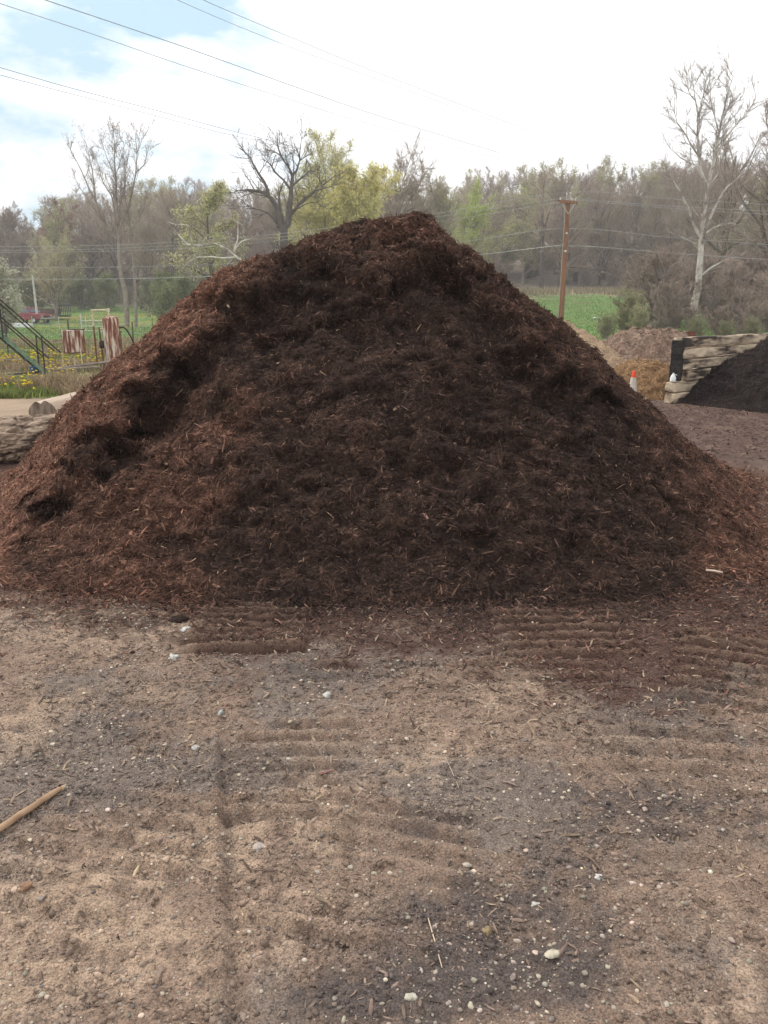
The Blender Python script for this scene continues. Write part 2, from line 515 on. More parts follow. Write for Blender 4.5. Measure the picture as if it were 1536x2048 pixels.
def ico(sub=1):
    t = (1 + 5 ** .5) / 2
    v = [(-1, t, 0), (1, t, 0), (-1, -t, 0), (1, -t, 0), (0, -1, t), (0, 1, t), (0, -1, -t), (0, 1, -t), (t, 0, -1), (t, 0, 1), (-t, 0, -1), (-t, 0, 1)]
    f = [(0, 11, 5), (0, 5, 1), (0, 1, 7), (0, 7, 10), (0, 10, 11), (1, 5, 9), (5, 11, 4), (11, 10, 2), (10, 7, 6), (7, 1, 8), (3, 9, 4), (3, 4, 2), (3, 2, 6), (3, 6, 8), (3, 8, 9), (4, 9, 5), (2, 4, 11), (6, 2, 10), (8, 6, 7), (9, 8, 1)]
    v = [np.array(p) / np.linalg.norm(p) for p in v]
    for _ in range(sub):
        c, nf = {}, []
        def mid(a, b):
            key = (min(a, b), max(a, b))
            if key not in c:
                p = v[a] + v[b]; v.append(p / np.linalg.norm(p)); c[key] = len(v) - 1
            return c[key]
        for a, b, d in f:
            x, y, z = mid(a, b), mid(b, d), mid(d, a)
            nf += [(a, x, z), (b, y, x), (d, z, y), (x, y, z)]
        f = nf
    return np.array(v), np.array(f)


def lumps(P, S, rng, sub=1, flat=.6, jag=.22):
    v, f = ico(sub)
    n = len(P)
    ang = rng.uniform(0, 2 * np.pi, n)
    k = rng.normal(size=(n, 3)) * 1.0
    ax = np.stack([rng.uniform(.7, 1.3, n), rng.uniform(.7, 1.1, n), rng.uniform(flat * .7, flat * 1.25, n)], 1)
    V = v[None] * (1 + jag * np.sin(2.3 * (v[None] @ k[:, :, None])[:, :, 0] + ang[:, None]) + rng.normal(0, jag * .25, (n, len(v))))[:, :, None]
    V = V * ax[:, None] * S[:, None, None]
    ca, sa = np.cos(ang)[:, None], np.sin(ang)[:, None]
    V = np.stack([V[..., 0] * ca - V[..., 1] * sa, V[..., 0] * sa + V[..., 1] * ca, V[..., 2]], -1) + P[:, None]
    return V.reshape(-1, 3), (np.arange(n)[:, None, None] * len(v) + f[None]).reshape(-1, 3)


def rep(a, k): return np.repeat(a, k, axis=0)


# ------------------------------------------------------------------ mulch heaps
m_mulch = mat("mulch", (.72, .70, .70), (1.3, 1.3, 1.3), scale=38, rough=.9, bump=1.0, bscale=60, attr="col", detail=10, bdist=.03, spec=.15)
WET, WET2, DRY, DRYP = [np.array(c) for c in ((.0305, .0185, .0142), (.057, .034, .0255), (.148, .072, .048), (.29, .168, .112))]


def unit(v): return v / (np.linalg.norm(v, axis=-1, keepdims=True) + 1e-9)


def grid_normals(P):
    dx = np.gradient(P, axis=1); dy = np.gradient(P, axis=0)
    return unit(np.cross(dx, dy))


def poly_dist(px, py, poly):
    """signed pixel distance to a polygon, positive inside"""
    d = np.full(len(px), 1e9); ins = np.zeros(len(px), bool)
    for (x0, y0), (x1, y1) in zip(poly, poly[1:] + poly[:1]):
        ex, ey = x1 - x0, y1 - y0
        t = np.clip(((px - x0) * ex + (py - y0) * ey) / (ex * ex + ey * ey), 0, 1)
        d = np.minimum(d, np.hypot(px - x0 - t * ex, py - y0 - t * ey))
        c = ((y0 > py) != (y1 > py)) & (px < ex * (py - y0) / (ey + 1e-9) + x0)
        ins ^= c
    return np.where(ins, d, -d)


px_ = np.concatenate([np.arange(-4.9, 4.5, .0165)])
py_ = [3.75]
while py_[-1] < 7.4: py_.append(py_[-1] + .0155)
while py_[-1] < 10.8: py_.append(py_[-1] + min(.08, .0155 + (py_[-1] - 7.4) * .04))
PX, PY = np.meshgrid(px_, np.array(py_))
shp = PX.shape
x, y = PX.ravel(), PY.ravel()
z = pile_height(x, y)
P0 = np.stack([x, y, z], 1)
ppx, ppy = proj(P0)
front = sstep(8.2, 7.2, y)
nlow = fbm(P0 * 1.1, 3, 100); nmid = fbm(P0 * 2.6, 3, 110)
LIP = [(30, 1010), (90, 965), (170, 900), (235, 815), (330, 735), (400, 650), (470, 600), (545, 548), (620, 512), (700, 535), (770, 548), (850, 505), (920, 500), (985, 560),
       (1020, 625), (1050, 690), (1110, 725), (1190, 752), (1260, 800), (1310, 880), (1370, 1000), (1500, 1500), (0, 1500)]
sdist = poly_dist(ppx, ppy, LIP) + 20 * nmid + 10 * fbm(P0 * 9, 2, 120)
depth = .20 * np.clip(.75 + 1.1 * nlow, .15, 1.35) * np.interp(ppx, [0, 60, 160, 700, 1000, 1150, 1250, 1400], [.2, .45, 1, .9, .6, .5, .3, .1])
scoop = depth * sstep(-2, 15, sdist) * np.exp(-np.clip(sdist - 15, 0, None) / 95) * front
lipup = .06 * np.exp(-((sdist + 16) / 16) ** 2) * front
PITS = [(340, 716, 42, 22, .16), (293, 765, 55, 20, .15), (212, 868, 62, 30, .24), (143, 912, 22, 16, .12), (199, 918, 20, 12, .08), (91, 978, 34, 20, .13), (45, 944, 22, 16, .08), (600, 524, 48, 22, .16),
        (604, 570, 45, 17, .12), (873, 517, 45, 22, .15), (925, 533, 40, 18, .12), (870, 562, 38, 16, .10), (665, 627, 60, 16, .12), (908, 668, 18, 12, .08), (1042, 700, 45, 26, .12),
        (1106, 755, 32, 22, .16), (1212, 770, 36, 16, .14), (750, 610, 110, 18, .10), (480, 592, 60, 20, .13), (655, 800, 26, 14, .07), (830, 715, 30, 14, .07), (760, 780, 24, 12, .05),
        (560, 640, 50, 16, .10), (1160, 860, 40, 20, .08), (960, 1075, 30, 14, .08), (1180, 1185, 70, 12, .07), (340, 1085, 45, 16, .06), (60, 1120, 30, 12, .07), (520, 1000, 60, 20, .05),
        (900, 930, 60, 24, .05), (640, 980, 50, 20, .05), (1000, 860, 50, 18, .05), (420, 930, 40, 18, .06), (700, 450, 30, 12, .06), (800, 495, 40, 10, .06)]
pit = np.zeros(len(x)); over = np.zeros(len(x))
wpx, wpy = ppx + 16 * fbm(P0 * 5, 2, 130), ppy + 12 * fbm(P0 * 5, 2, 140)
for cx, cy, rx, ry, d in PITS:
    u, v = (wpx - cx) / rx, (wpy - cy) / ry          # v < 0 is the upper lip
    g = np.exp(-u ** 4) * np.where(v < 0, sstep(-1.15, -.75, v), np.exp(-(v / 1.0) ** 2))
    pit += d * g * front
    over += .45 * d * np.exp(-u ** 2) * np.exp(-((v + 1.35) / .45) ** 2) * front
# slumped folds down the talus face
fold = .05 * fbm(np.stack([x * 1.4, z * 2.6, y * 1.4], 1), 3, 150)
toe = sstep(0, .35, z)
P1 = P0.copy(); P1[:, 2] += (fold - .6 * scoop) * toe + .0
Nn = grid_normals(P1.reshape(*shp, 3)).reshape(-1, 3)
Nn = unit(Nn + np.array([0, -.25, -.1])[None] * front[:, None])
n1 = fbm(P1 * 3.4, 2, 160); n2 = fbm(P1 * 8.5, 3, 170); n3 = fbm(P1 * 24, 3, 180)
pk = .050 * np.clip(fbm(P1 * np.array([6.5, 9, 11]), 3, 185) - .22, 0, .7) + .035 * np.clip(fbm(P1 * np.array([15, 18, 24]), 2, 186) - .2, 0, .7)
lg = .022 * (1 - 2 * np.abs(fbm(P1 * np.array([4.0, 6, 9.5]), 3, 187)))
disp = (.042 * n1 + .028 * n2 * (.7 + .6 * nlow)) * (.25 + .75 * toe) + .017 * n3 - pk * (.3 + .7 * toe) + lg * toe - .43 * pit * toe - .55 * scoop * toe + (lipup + over) * toe
P1 += Nn * disp[:, None]
P1[:, 2] += gz(x, y) * .6
# hold the crest to its measured outline
SX, SY = zip((-300, 1060), (0, 960), (60, 895), (110, 820), (160, 770), (230, 710), (300, 650), (360, 595), (430, 540), (500, 515), (560, 495), (640, 462), (700, 440), (780, 432), (820, 425), (860, 425), (885, 440), (905, 470),
             (940, 490), (990, 530), (1040, 575), (1090, 610), (1150, 650), (1200, 700), (1260, 765), (1310, 800), (1350, 850), (1420, 905), (1480, 945), (1536, 975), (1800, 1100))
bx_ = np.arange(-280, 1800, 26)
for _ in range(3):
    qx, qy = proj(P1); zz = P1[:, 2]
    bi = np.clip(((qx + 280) / 26).astype(int), 0, len(bx_) - 1)
    top = np.full(len(bx_), 2000.); np.minimum.at(top, bi, np.where(y < 9, qy, 2000))
    zm = np.full(len(bx_), .05); np.maximum.at(zm, bi, zz)
    dz = (np.interp(bx_ + 13, SX, SY) - top) * 6.9 / F
    dz = np.where(top > 1900, 0, dz); dz = np.convolve(np.pad(dz, 1, 'edge'), [.25, .5, .25], 'valid')
    P1[:, 2] -= np.interp(qx, bx_ + 13, dz) * np.clip(zz / np.interp(qx, bx_ + 13, zm), 0, 1)
# how dry: outer crust pale red-brown, dug face dark and moist
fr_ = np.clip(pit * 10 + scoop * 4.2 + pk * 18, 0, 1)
dry = np.maximum(sstep(20, -30, sdist) * sstep(620, 430, ppx + 120 * nlow), sstep(520, 340, ppx + 120 * nmid + 60 * fbm(P0 * 7, 2, 145)) * .55 * sstep(500, 800, ppy))
dry = np.maximum(dry, sstep(1330, 1470, ppx + 70 * nmid) * .66)
dry = np.maximum(dry, .30 * sstep(545, 470, ppy + 30 * nmid))
dry = np.maximum(dry, .20 * sstep(20, -20, sdist))
dry = np.clip(dry * (1 - .85 * fr_) + .10 * n1, 0, 1)
tone = np.clip(.5 + .9 * n2 + .5 * nlow, 0, 1)
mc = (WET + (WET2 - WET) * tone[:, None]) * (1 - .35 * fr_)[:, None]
mc = mc * (1 - dry)[:, None] + DRY * (.7 + .6 * tone)[:, None] * dry[:, None]
keep = (P1[:, 2] > -.05)
Qp = np.arange(len(x)).reshape(shp)
Qp = np.stack([Qp[:-1, :-1], Qp[:-1, 1:], Qp[1:, 1:], Qp[1:, :-1]], -1).reshape(-1, 4)
zr = P1[:, 2] - gz(x, y)
Qp = Qp[(zr[Qp] > -.06).any(1)]
rng = np.random.default_rng(5)
# shreds over the whole surface
Pg = P1.reshape(*shp, 3); Ng = grid_normals(Pg).reshape(-1, 3)
C = P1[Qp].mean(1); A = np.linalg.norm(np.cross(P1[Qp[:, 1]] - P1[Qp[:, 0]], P1[Qp[:, 3]] - P1[Qp[:, 0]]), axis=1)
pr = A * np.where(C[:, 1] > 8.3, .25, 1.0); pr /= pr.sum()
NS = 560000
pick = rng.choice(len(Qp), NS, p=pr)
v0 = Qp[pick, 0]
uv = rng.random((NS, 2))
sp = P1[v0] + (P1[Qp[pick, 1]] - P1[v0]) * uv[:, :1] + (P1[Qp[pick, 3]] - P1[v0]) * uv[:, 1:]
sn = Ng[v0]
dd = rng.normal(size=(NS, 3)); dd += np.array([.5, 0, 0]) * rng.normal(size=(NS, 1))
dd = unit(dd - sn * (dd * sn).sum(1)[:, None])
# shreds hang downhill
dn = unit(np.array([0, 0, -1.]) - sn * (-sn[:, 2])[:, None])
dd = unit(dd + dn * rng.normal(.2, .35, NS)[:, None])
lift = np.abs(rng.normal(0, .24, NS))
dd = unit(dd + sn * lift[:, None])
ln = np.clip(rng.lognormal(math.log(.018), .60, NS), .006, .10)
wd = np.clip(ln * rng.uniform(.08, .26, NS), .0024, .010)
kk = rng.random(NS); strg = kk < .012; ln[strg] = rng.uniform(.05, .13, strg.sum()); wd[strg] = rng.uniform(.0022, .0042, strg.sum())
chk = kk > .965; ln[chk] = rng.uniform(.02, .06, chk.sum()); wd[chk] = ln[chk] * rng.uniform(.22, .45, chk.sum())
sp = sp + sn * (ln * lift * .42 + .002)[:, None]
V, q = slivers(sp, dd, sn, ln, wd, rng.normal(0, .09, NS) * np.where(strg, 2.2, 1))
sdry = dry[v0]
sc = rng.random(NS)
base = mc[v0] * (rng.lognormal(.10, .50, NS) * np.exp(.55 * fbm(sp * 7.0, 3, 190) + .3 * perlin(sp * 28.0, 191)))[:, None]
pale = (rng.random(NS) < (.018 + .16 * sdry))
base[pale] = (DRYP * rng.uniform(.5, 1.15, pale.sum())[:, None]) * (.55 + .45 * sdry[pale])[:, None]
hi = rng.random(NS) < .0035
base[hi] = np.array((.36, .24, .16)) * rng.uniform(.6, 1.1, hi.sum())[:, None]
me = np_mesh("mulch_pile", np.concatenate([P1, V]), [Qp, q + len(P1)], [m_mulch], {"col": np.concatenate([mc, rep(np.clip(base, .008, .5), 9)])})
tag(link("mulch_pile", me), "huge heap of dark brown shredded bark mulch with a dug front face", "mulch pile")
PILE_P = (P1, shp)
# ------------------------------------------------------------------ loose litter on the ground
def scatter_wedge(n, y0, y1, rng, power=1.0, margin=1.25):
    """points on the ground in front of the pile, uniform in y**power"""
    yy = (y0 ** power + rng.random(n) * (y1 ** power - y0 ** power)) ** (1 / power)
    xx = rng.uniform(-1, 1, n) * (.52 * yy * margin + .25)
    return xx, yy


rng = np.random.default_rng(21)
m_chip = mat("wood_chips", (.7, .7, .7), (1.25, 1.25, 1.25), scale=40, rough=.9, attr="col")
m_peb = mat("pebbles", (.75, .75, .75), (1.2, 1.2, 1.18), scale=90, rough=.9, attr="col", bump=.4, bscale=220, bdist=.002)
n = 170000
cx_, cy_ = scatter_wedge(n, 1.15, 6.6, rng, 1.5, 1.35)
ppx, ppy = proj(np.stack([cx_, cy_, cx_ * 0], 1))
edge = np.interp(ppx, [-300, 0, 330, 420, 620, 1000, 1200, 1536, 1900], [1190, 1190, 1200, 1290, 1300, 1330, 1400, 1400, 1400])
nn = fbm(xy0(cx_, cy_, 2.2), 3, 300)
prob = .20 + .80 * sstep(90, -60, ppy - edge + 90 * nn) + .25 * sstep(.05, .5, nn) + .22 * (np.exp(-((ppx - 230) / 220) ** 2 - ((ppy - 1470) / 130) ** 2)) + .2 * np.exp(-((ppx - 1250) / 350) ** 2 - ((ppy - 1440) / 130) ** 2)
k = rng.random(n) < prob
cx_, cy_, ppx, ppy, edge, nn = [a[k] for a in (cx_, cy_, ppx, ppy, edge, nn)]
n = len(cx_)
nearp = sstep(120, -80, ppy - edge + 60 * nn)
nt_ = sstep(60, -60, ppy - edge + 60 * nn)
up = np.zeros((n, 3)); up[:, 2] = 1
up[:, :2] += rng.normal(0, .35, (n, 2)); up = unit(up)
dd = rng.normal(size=(n, 3)); dd[:, 2] *= .0
dd = unit(dd - up * (dd * up).sum(1)[:, None])
ln = np.clip(rng.lognormal(math.log(.015), .58, n), .005, .075)
ln = ln * np.interp(cy_, [1.2, 3.2], [.72, 1]); wd = np.clip(ln * rng.uniform(.10, .35, n), .0016, .010)
pz = gz(cx_, cy_) + wd * .25 + np.abs(dd[:, 2]) * ln * .25
V, q = slivers(np.stack([cx_, cy_, pz], 1), dd, up, ln, wd, rng.normal(0, .06, n), thick=.25)
cc = np.where((rng.random(n) < nearp * .9)[:, None], np.array((.088, .046, .034)), np.array((.150, .108, .084))) * rng.lognormal(0, .48, n)[:, None]
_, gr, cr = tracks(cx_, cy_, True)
cc = cc * ((1 - .75 * gr) * (1 + .4 * cr))[:, None]; cc = cc / np.maximum(1, cc.max(1, keepdims=True) / .27)  # chip colour also carries painted groove shade and lit crests
pale = rng.random(n) < .14 - .10 * nt_
cc[pale] = np.array((.32, .24, .165)) * rng.uniform(.6, 1.15, pale.sum())[:, None]
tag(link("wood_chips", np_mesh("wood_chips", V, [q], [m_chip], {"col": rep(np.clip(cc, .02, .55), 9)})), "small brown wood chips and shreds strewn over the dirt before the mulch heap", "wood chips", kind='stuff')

# thinning skirt of dark shreds and small clods round the foot of the heap
n = 190000
xx_ = rng.uniform(-5.6, 5.0, n); yy_ = rng.uniform(3.2, 7.4, n)
ps = pile_height(xx_, yy_, True); n2_ = fbm(xy0(xx_, yy_, 3.2), 3, 350)
k = (ps > .97) & (rng.random(n) < np.exp(-np.clip(ps - 1.02 - .09 * n2_, 0, 9) / .055)); xx_, yy_ = xx_[k], yy_[k]; n = len(xx_)
up = unit(np.stack([rng.normal(0, .45, n), rng.normal(0, .45, n), np.ones(n)], 1)); dd = rng.normal(size=(n, 3)); dd = unit(dd - up * (dd * up).sum(1)[:, None])
ln = np.clip(rng.lognormal(math.log(.022), .55, n), .007, .10); wd = np.clip(ln * rng.uniform(.09, .26, n), .0024, .010)
V, q = slivers(np.stack([xx_, yy_, gz(xx_, yy_) + wd * .4 + np.abs(rng.normal(0, .006, n))], 1), dd, up, ln, wd, rng.normal(0, .1, n))
px_s, _ = proj(np.stack([xx_, yy_, 0 * xx_], 1)); red = np.maximum(sstep(480, 330, px_s), sstep(1280, 1430, px_s))[:, None]
cc = (np.array((.050, .030, .024)) * (1 - red) + np.array((.115, .058, .040)) * red) * rng.lognormal(0, .55, n)[:, None]
m_ = 900; cx2 = rng.uniform(-5.2, 4.8, m_); cy2 = rng.uniform(3.4, 7.0, m_); ps = pile_height(cx2, cy2, True)
k = (ps > .98) & (rng.random(m_) < np.exp(-np.clip(ps - 1.0, 0, 9) / .08)); cx2, cy2 = cx2[k], cy2[k]
V2, f2 = lumps(np.stack([cx2, cy2, gz(cx2, cy2) + .004], 1), rng.lognormal(math.log(.016), .5, len(cx2)), rng, 1, .6, .35)
c2 = np.array((.036, .022, .018)) * rng.lognormal(0, .3, len(cx2))[:, None]
tag(link("mulch_litter", np_mesh("mulch_litter", np.concatenate([V, V2]), [q, f2 + len(V)], [m_mulch], {"col": np.clip(np.concatenate([rep(cc, 9), rep(c2, 42)]), .01, .4)})), "thin ragged skirt of dark shreds and clods along the foot of the big mulch heap", "mulch", kind='stuff')

# shreds strewn over the yard at the right, beyond the heap
n = 30000
yy_ = rng.uniform(6.2, 15.5, n); xx_ = rng.uniform(1.5, 9.5, n)
k = (xx_ < .66 * yy_ + .5) & (rng.random(n) < .35 + .65 * sstep(8, 10, yy_)); xx_, yy_ = xx_[k], yy_[k]; n = len(xx_)
up = unit(np.stack([rng.normal(0, .3, n), rng.normal(0, .3, n), np.ones(n)], 1)); dd = rng.normal(size=(n, 3)); dd[:, 2] = 0
dd = unit(dd - up * (dd * up).sum(1)[:, None])
ln = np.clip(rng.lognormal(math.log(.04), .5, n), .012, .14); wd = np.clip(ln * rng.uniform(.12, .3, n), .004, .02)
V, q = slivers(np.stack([xx_, yy_, gz(xx_, yy_) + wd * .3], 1), dd, up, ln, wd, rng.normal(0, .06, n))
cc = np.array((.085, .052, .042)) * rng.lognormal(0, .5, n)[:, None]
tag(link("wood_chips", np_mesh("wood_chips", V, [q], [m_chip], {"col": rep(np.clip(cc, .015, .45), 9)})), "dark mulch shreds trampled into the yard at the right, before the timber wall", "wood chips", kind='stuff')

# gravel: little stones pressed into the dirt
n = 60000
sx, sy = scatter_wedge(n, 1.1, 5.2, rng, 1.5, 1.35)
nn = fbm(xy0(sx, sy, 2.0), 3, 320)
k = rng.random(n) < np.clip(.40 + .6 * nn, .08, 1) * (1 - .93 * mulch_mask(sx, sy))
sx, sy = sx[k], sy[k]; n = len(sx)
ss = np.clip(rng.lognormal(math.log(.0026), .6, n), .0013, .0085)
sz = gz(sx, sy) + ss * .08
V, f = lumps(np.stack([sx, sy, sz], 1), ss, rng, 1, .62)
cc = np.array((.34, .29, .235)) * rng.lognormal(0, .28, n)[:, None] * (1 + rng.normal(0, .04, (n, 3)))
wh = rng.random(n) < .09
cc[wh] = np.array((.37, .325, .265)) * rng.uniform(.75, 1.1, wh.sum())[:, None]
dk = rng.random(n) < .25
cc[dk] = np.array((.17, .145, .13)) * rng.uniform(.7, 1.2, dk.sum())[:, None]
tag(link("gravel", np_mesh("gravel", V, [f], [m_peb], {"col": rep(np.clip(cc, .03, .8), 42)})), "fine pale gravel pressed into the brown dirt of the yard", "gravel", kind='stuff')
# soil crumbs
n = 150000
sx, sy = scatter_wedge(n, 1.1, 4.4, rng, 1.1, 1.3)
nn = fbm(xy0(sx, sy, 3.0), 3, 340)
k = rng.random(n) < np.clip(.45 + 1.3 * nn, .1, 1)
sx, sy = sx[k], sy[k]; n = len(sx)
ss = np.clip(rng.lognormal(math.log(.0024), .6, n), .0010, .011)
V, f = lumps(np.stack([sx, sy, gz(sx, sy) + ss * .12], 1), ss, rng, 0, .7, .3)
cc = dirt_colour(sx, sy) * rng.lognormal(0, .22, n)[:, None]
tag(link("soil_crumbs", np_mesh("soil_crumbs", V, [f], [m_peb], {"col": rep(np.clip(cc, .03, .8), 12)})), "loose crumbs of brown soil on the yard", "soil", kind='stuff')

# single stones one can point at: px, py, half width in px, colour, label
STONES = [(372, 1261, 14, (.70, .70, .68), "flat white stone at the left foot of the mulch, by the tyre tread marks"),
          (347, 1316, 11, (.66, .65, .60), "white stone just below the flat one left of the tread marks"),
          (441, 1422, 10, (.52, .52, .50), "pale grey round stone on brown dirt left of centre"),
          (390, 1489, 8, (.72, .70, .66), "small white pebble above the long rut in the dirt"),
          (653, 1389, 10, (.72, .70, .64), "thin white oval pebble near the middle of the yard"),
          (1104, 1916, 14, (.66, .60, .46), "yellowish angular stone lying in the dark damp patch"),
          (975, 1868, 13, (.38, .29, .17), "tan brown stone left of the yellowish angular one"),
          (935, 1725, 9, (.62, .56, .46), "cream stone at the upper edge of the dark damp patch"),
          (1071, 1812, 9, (.60, .57, .50), "cream pointed stone above the yellowish angular stone"),
          (54, 1786, 14, (.40, .24, .15), "round reddish brown stone at the left edge below the stick"),
          (821, 2002, 11, (.64, .60, .48), "cream angular stone near the lower edge of the dark patch"),
          (1198, 1755, 7, (.70, .68, .64), "little white pebble right of the damp patch"),
          (518, 1694, 14, (.55, .48, .42), "long pale flat stone right of the rut"),
          (700, 1040, 0, None, None)]
for px, py, hw, c, lab in STONES:
    if not c: continue
    g = gnd(px, py); dep = np.linalg.norm(g - np.array([0, 0, CAMH])); s = hw * dep / F * .88; c = tuple(v * .74 for v in c)
    r_ = np.random.default_rng(int(px))
    V, f = lumps(np.zeros((1, 3)), np.array([s]), r_, 2, .55, .26)
    m = mat("stone", c, tuple(v * .55 for v in c), scale=45, rough=.9, bump=.7, bscale=120, bdist=.004, lo=.42, hi=.62)
    o = link("stone", np_mesh("stone", V, [f], [m]), loc=(g[0], g[1], float(gz(g[0], g[1])[0]) + s * .06))
    tag(o, lab, "stone", "single stones on the dirt")
# chips one can point at
CH = [((1410, 1160), (1443, 1166), .024, (.55, .43, .34), "pale flat wood chip on the red mulch at the right"), ((268, 1765), (278, 1735), .010, (.52, .40, .26), "short pale splinter standing out on the dirt left of the rut"),
      ((855, 1848), (884, 1945), .004, (.58, .46, .34), "long thin pale straw in the dark damp patch"), ((890, 1510), (918, 1575), .004, (.42, .32, .25), "thin bent twig on the dirt right of centre"),
      ((640, 1552), (668, 1538), .016, (.25, .14, .12), "reddish brown chip of wood in the middle of the yard")]
for (x0, y0), (x1, y1), wv, c, lab in CH:
    a, b = gnd(x0, y0), gnd(x1, y1)
    a[2], b[2] = gz(a[0], a[1])[0] + wv * .4 + .004, gz(b[0], b[1])[0] + wv * .4 + .004
    if y0 < 1200: a[2] += .05; b[2] += .05
    mid = (a + b) / 2; mid[2] += .004
    m = mat("splinter", c, tuple(v * .75 for v in c), scale=80, rough=.85)
    mb = MB(); mb.tube([a - mid, np.zeros(3), b - mid], [wv * .38, wv * .5, wv * .3], 6)
    o = mb.build("wood_splinter", m, loc=mid); o.scale = (1, 1, .6)
    tag(o, lab, "splinter")
# the stick
a, b = gnd(-60, 1703), gnd(122, 1582)
pts = [a + (b - a) * t + np.array([.004 * math.sin(5 * t), .006 * math.sin(3 * t), .016]) for t in np.linspace(0, 1, 9)]
for p in pts: p[2] = gz(p[0], p[1])[0] + .013
mid = pts[4].copy()
m_stick = mat("stick_wood", (.40, .27, .17), (.27, .17, .105), scale=14, rough=.8, stretch=(1, 1, 1), bump=.4, bscale=60, bdist=.003)
m_cut = mat("split_wood", (.58, .42, .24), (.45, .30, .16), scale=60)
root = thing("stick", "smooth tan broken stick lying on the dirt at the left edge", "stick", mid)
mb = MB(); mb.tube([p - mid for p in pts], [.0125, .012, .0118, .012, .0115, .011, .0108, .0105, .0085], 10); mb.build("shaft", m_stick, root, smooth=True)
mb = MB(); e = pts[-1] - mid; d = unit(pts[-1] - pts[-2])
for k in range(5):
    o_ = np.array([random.uniform(-.005, .005), random.uniform(-.005, .005), random.uniform(-.003, .005)])
    mb.tube([e - d * .02 + o_, e + d * random.uniform(.012, .035) + o_ * 1.6], [.0035, .0008], 5)
mb.build("splintered_end", m_cut, root)


# ------------------------------------------------------------------ smaller heaps
def heap(name, label, cat, cx, cy, rx, ry, h, colA, colB, seed, res=.05, lump=.08, nsl=0, sl=(.03, .06), slc=None, rot=0.0, peak=1.0, nl=0, lsz=.05, power=1.0):
    rng = np.random.default_rng(seed)
    u = np.arange(-1.25, 1.2501, res / max(rx, ry)); Ux, Uy = np.meshgrid(u, u)
    r = np.hypot(Ux, Uy); sh = Ux.shape
    xs, ys_ = Ux * rx, Uy * ry
    X_ = cx + xs * math.cos(rot) - ys_ * math.sin(rot); Y_ = cy + xs * math.sin(rot) + ys_ * math.cos(rot)
    p = np.stack([X_.ravel(), Y_.ravel(), 0 * X_.ravel()], 1)
    rr = r.ravel() * (1 + .16 * fbm(p * (.9 / max(rx, .6)), 3, seed))
    zz = h * np.clip(1 - rr, -.3, 1) ** 1 if power == 1 else h * np.where(rr < 1, (1 - np.clip(rr, 0, 1) ** power), -.3 * (rr - 1))
    zz = zz - .06 * h * np.exp(-(rr / .18) ** 2)
    p[:, 2] = zz
    Nn = grid_normals(p.reshape(*sh, 3)).reshape(-1, 3)
    d = lump * (1.0 * fbm(p * (.35 / lump), 3, seed + 1) + .45 * fbm(p * (1.2 / lump), 2, seed + 2))
    p = p + Nn * (d * sstep(-.02, .15 * h + .02, zz))[:, None]
    p[:, 2] += gz(p[:, 0], p[:, 1])
    q = np.arange(len(p)).reshape(sh); q = np.stack([q[:-1, :-1], q[:-1, 1:], q[1:, 1:], q[1:, :-1]], -1).reshape(-1, 4)
    q = q[(zz[q] > -.08).any(1)]
    t = np.clip(.5 + 1.0 * fbm(p * (.6 / lump), 3, seed + 3), 0, 1)[:, None]
    c = np.array(colA) * (1 - t) + np.array(colB) * t
    Vs, Fs, Cs = [p], [q], [c]; off = len(p); F3 = []
    Ng = grid_normals(p.reshape(*sh, 3)).reshape(-1, 3)
    if nsl:
        k = q[rng.integers(0, len(q), nsl), 0]
        sn = Ng[k]; dd = rng.normal(size=(nsl, 3)); dd = unit(dd - sn * (dd * sn).sum(1)[:, None] + sn * np.abs(rng.normal(0, .3, nsl))[:, None])
        ln = rng.uniform(*sl, nsl)
        pos = p[k] + rng.normal(0, res * .4, (nsl, 3)) * (1 - np.abs(sn)) + sn * .006
        V, qq = slivers(pos, dd, sn, ln, np.clip(ln * .2, .004, .03), rng.normal(0, .08, nsl))
        Vs.append(V); Fs.append(qq + off); off += len(V)
        cc = (np.array(slc) if slc is not None else c[k]) * rng.lognormal(0, .4, nsl)[:, None]
        Cs.append(rep(np.clip(cc, .01, .6), 9))
    if nl:
        k = q[rng.integers(0, len(q), nl), 0]
        ss = lsz * rng.lognormal(-.3, .5, nl)
        V, f = lumps(p[k] + rng.normal(0, res * .4, (nl, 3)), ss, rng, 1, .8, .3)
        Vs.append(V); F3.append(f + off); off += len(V); Cs.append(rep(c[k] * rng.uniform(.75, 1.25, nl)[:, None], 42))
    me = np_mesh(name, np.concatenate(Vs) - np.array([cx, cy, 0]), Fs + F3, [m_mulch], {"col": np.concatenate(Cs)})
    return tag(link(name, me, loc=(cx, cy, 0)), label, cat)


heap("mulch_heap", "nearly black mulch heap leaning on the timber wall at the right edge", "mulch pile", 8.75, 14.7, 3.2, 2.6, 2.15, (.013, .010, .010), (.026, .018, .017), 31, .04, .09, 42000, (.03, .09), (.037, .025, .022))
heap("bark_heap", "low golden brown heap of chunky bark beside the traffic cone", "mulch pile", 5.25, 16.1, 1.45, 1.25, .72, (.17, .095, .05), (.30, .185, .095), 32, .04, .06, 9000, (.03, .09), (.30, .19, .10), power=1.4)
heap("sand_heap", "tan sandy heap showing behind the right slope of the big mulch pile", "sand pile", 4.2, 20.0, 2.45, 2.0, 1.6, (.41, .30, .195), (.32, .23, .15), 33, .06, .07, 0, nl=1200, lsz=.022)
heap("dirt_heap", "lumpy brown dirt heap below the green field, left of the rusty drum", "dirt pile", 9.05, 27.5, 2.5, 1.5, 1.08, (.23, .16, .118), (.34, .245, .185), 34, .05, .16, 6000, (.05, .14), nl=2500, lsz=.032, power=2.2)
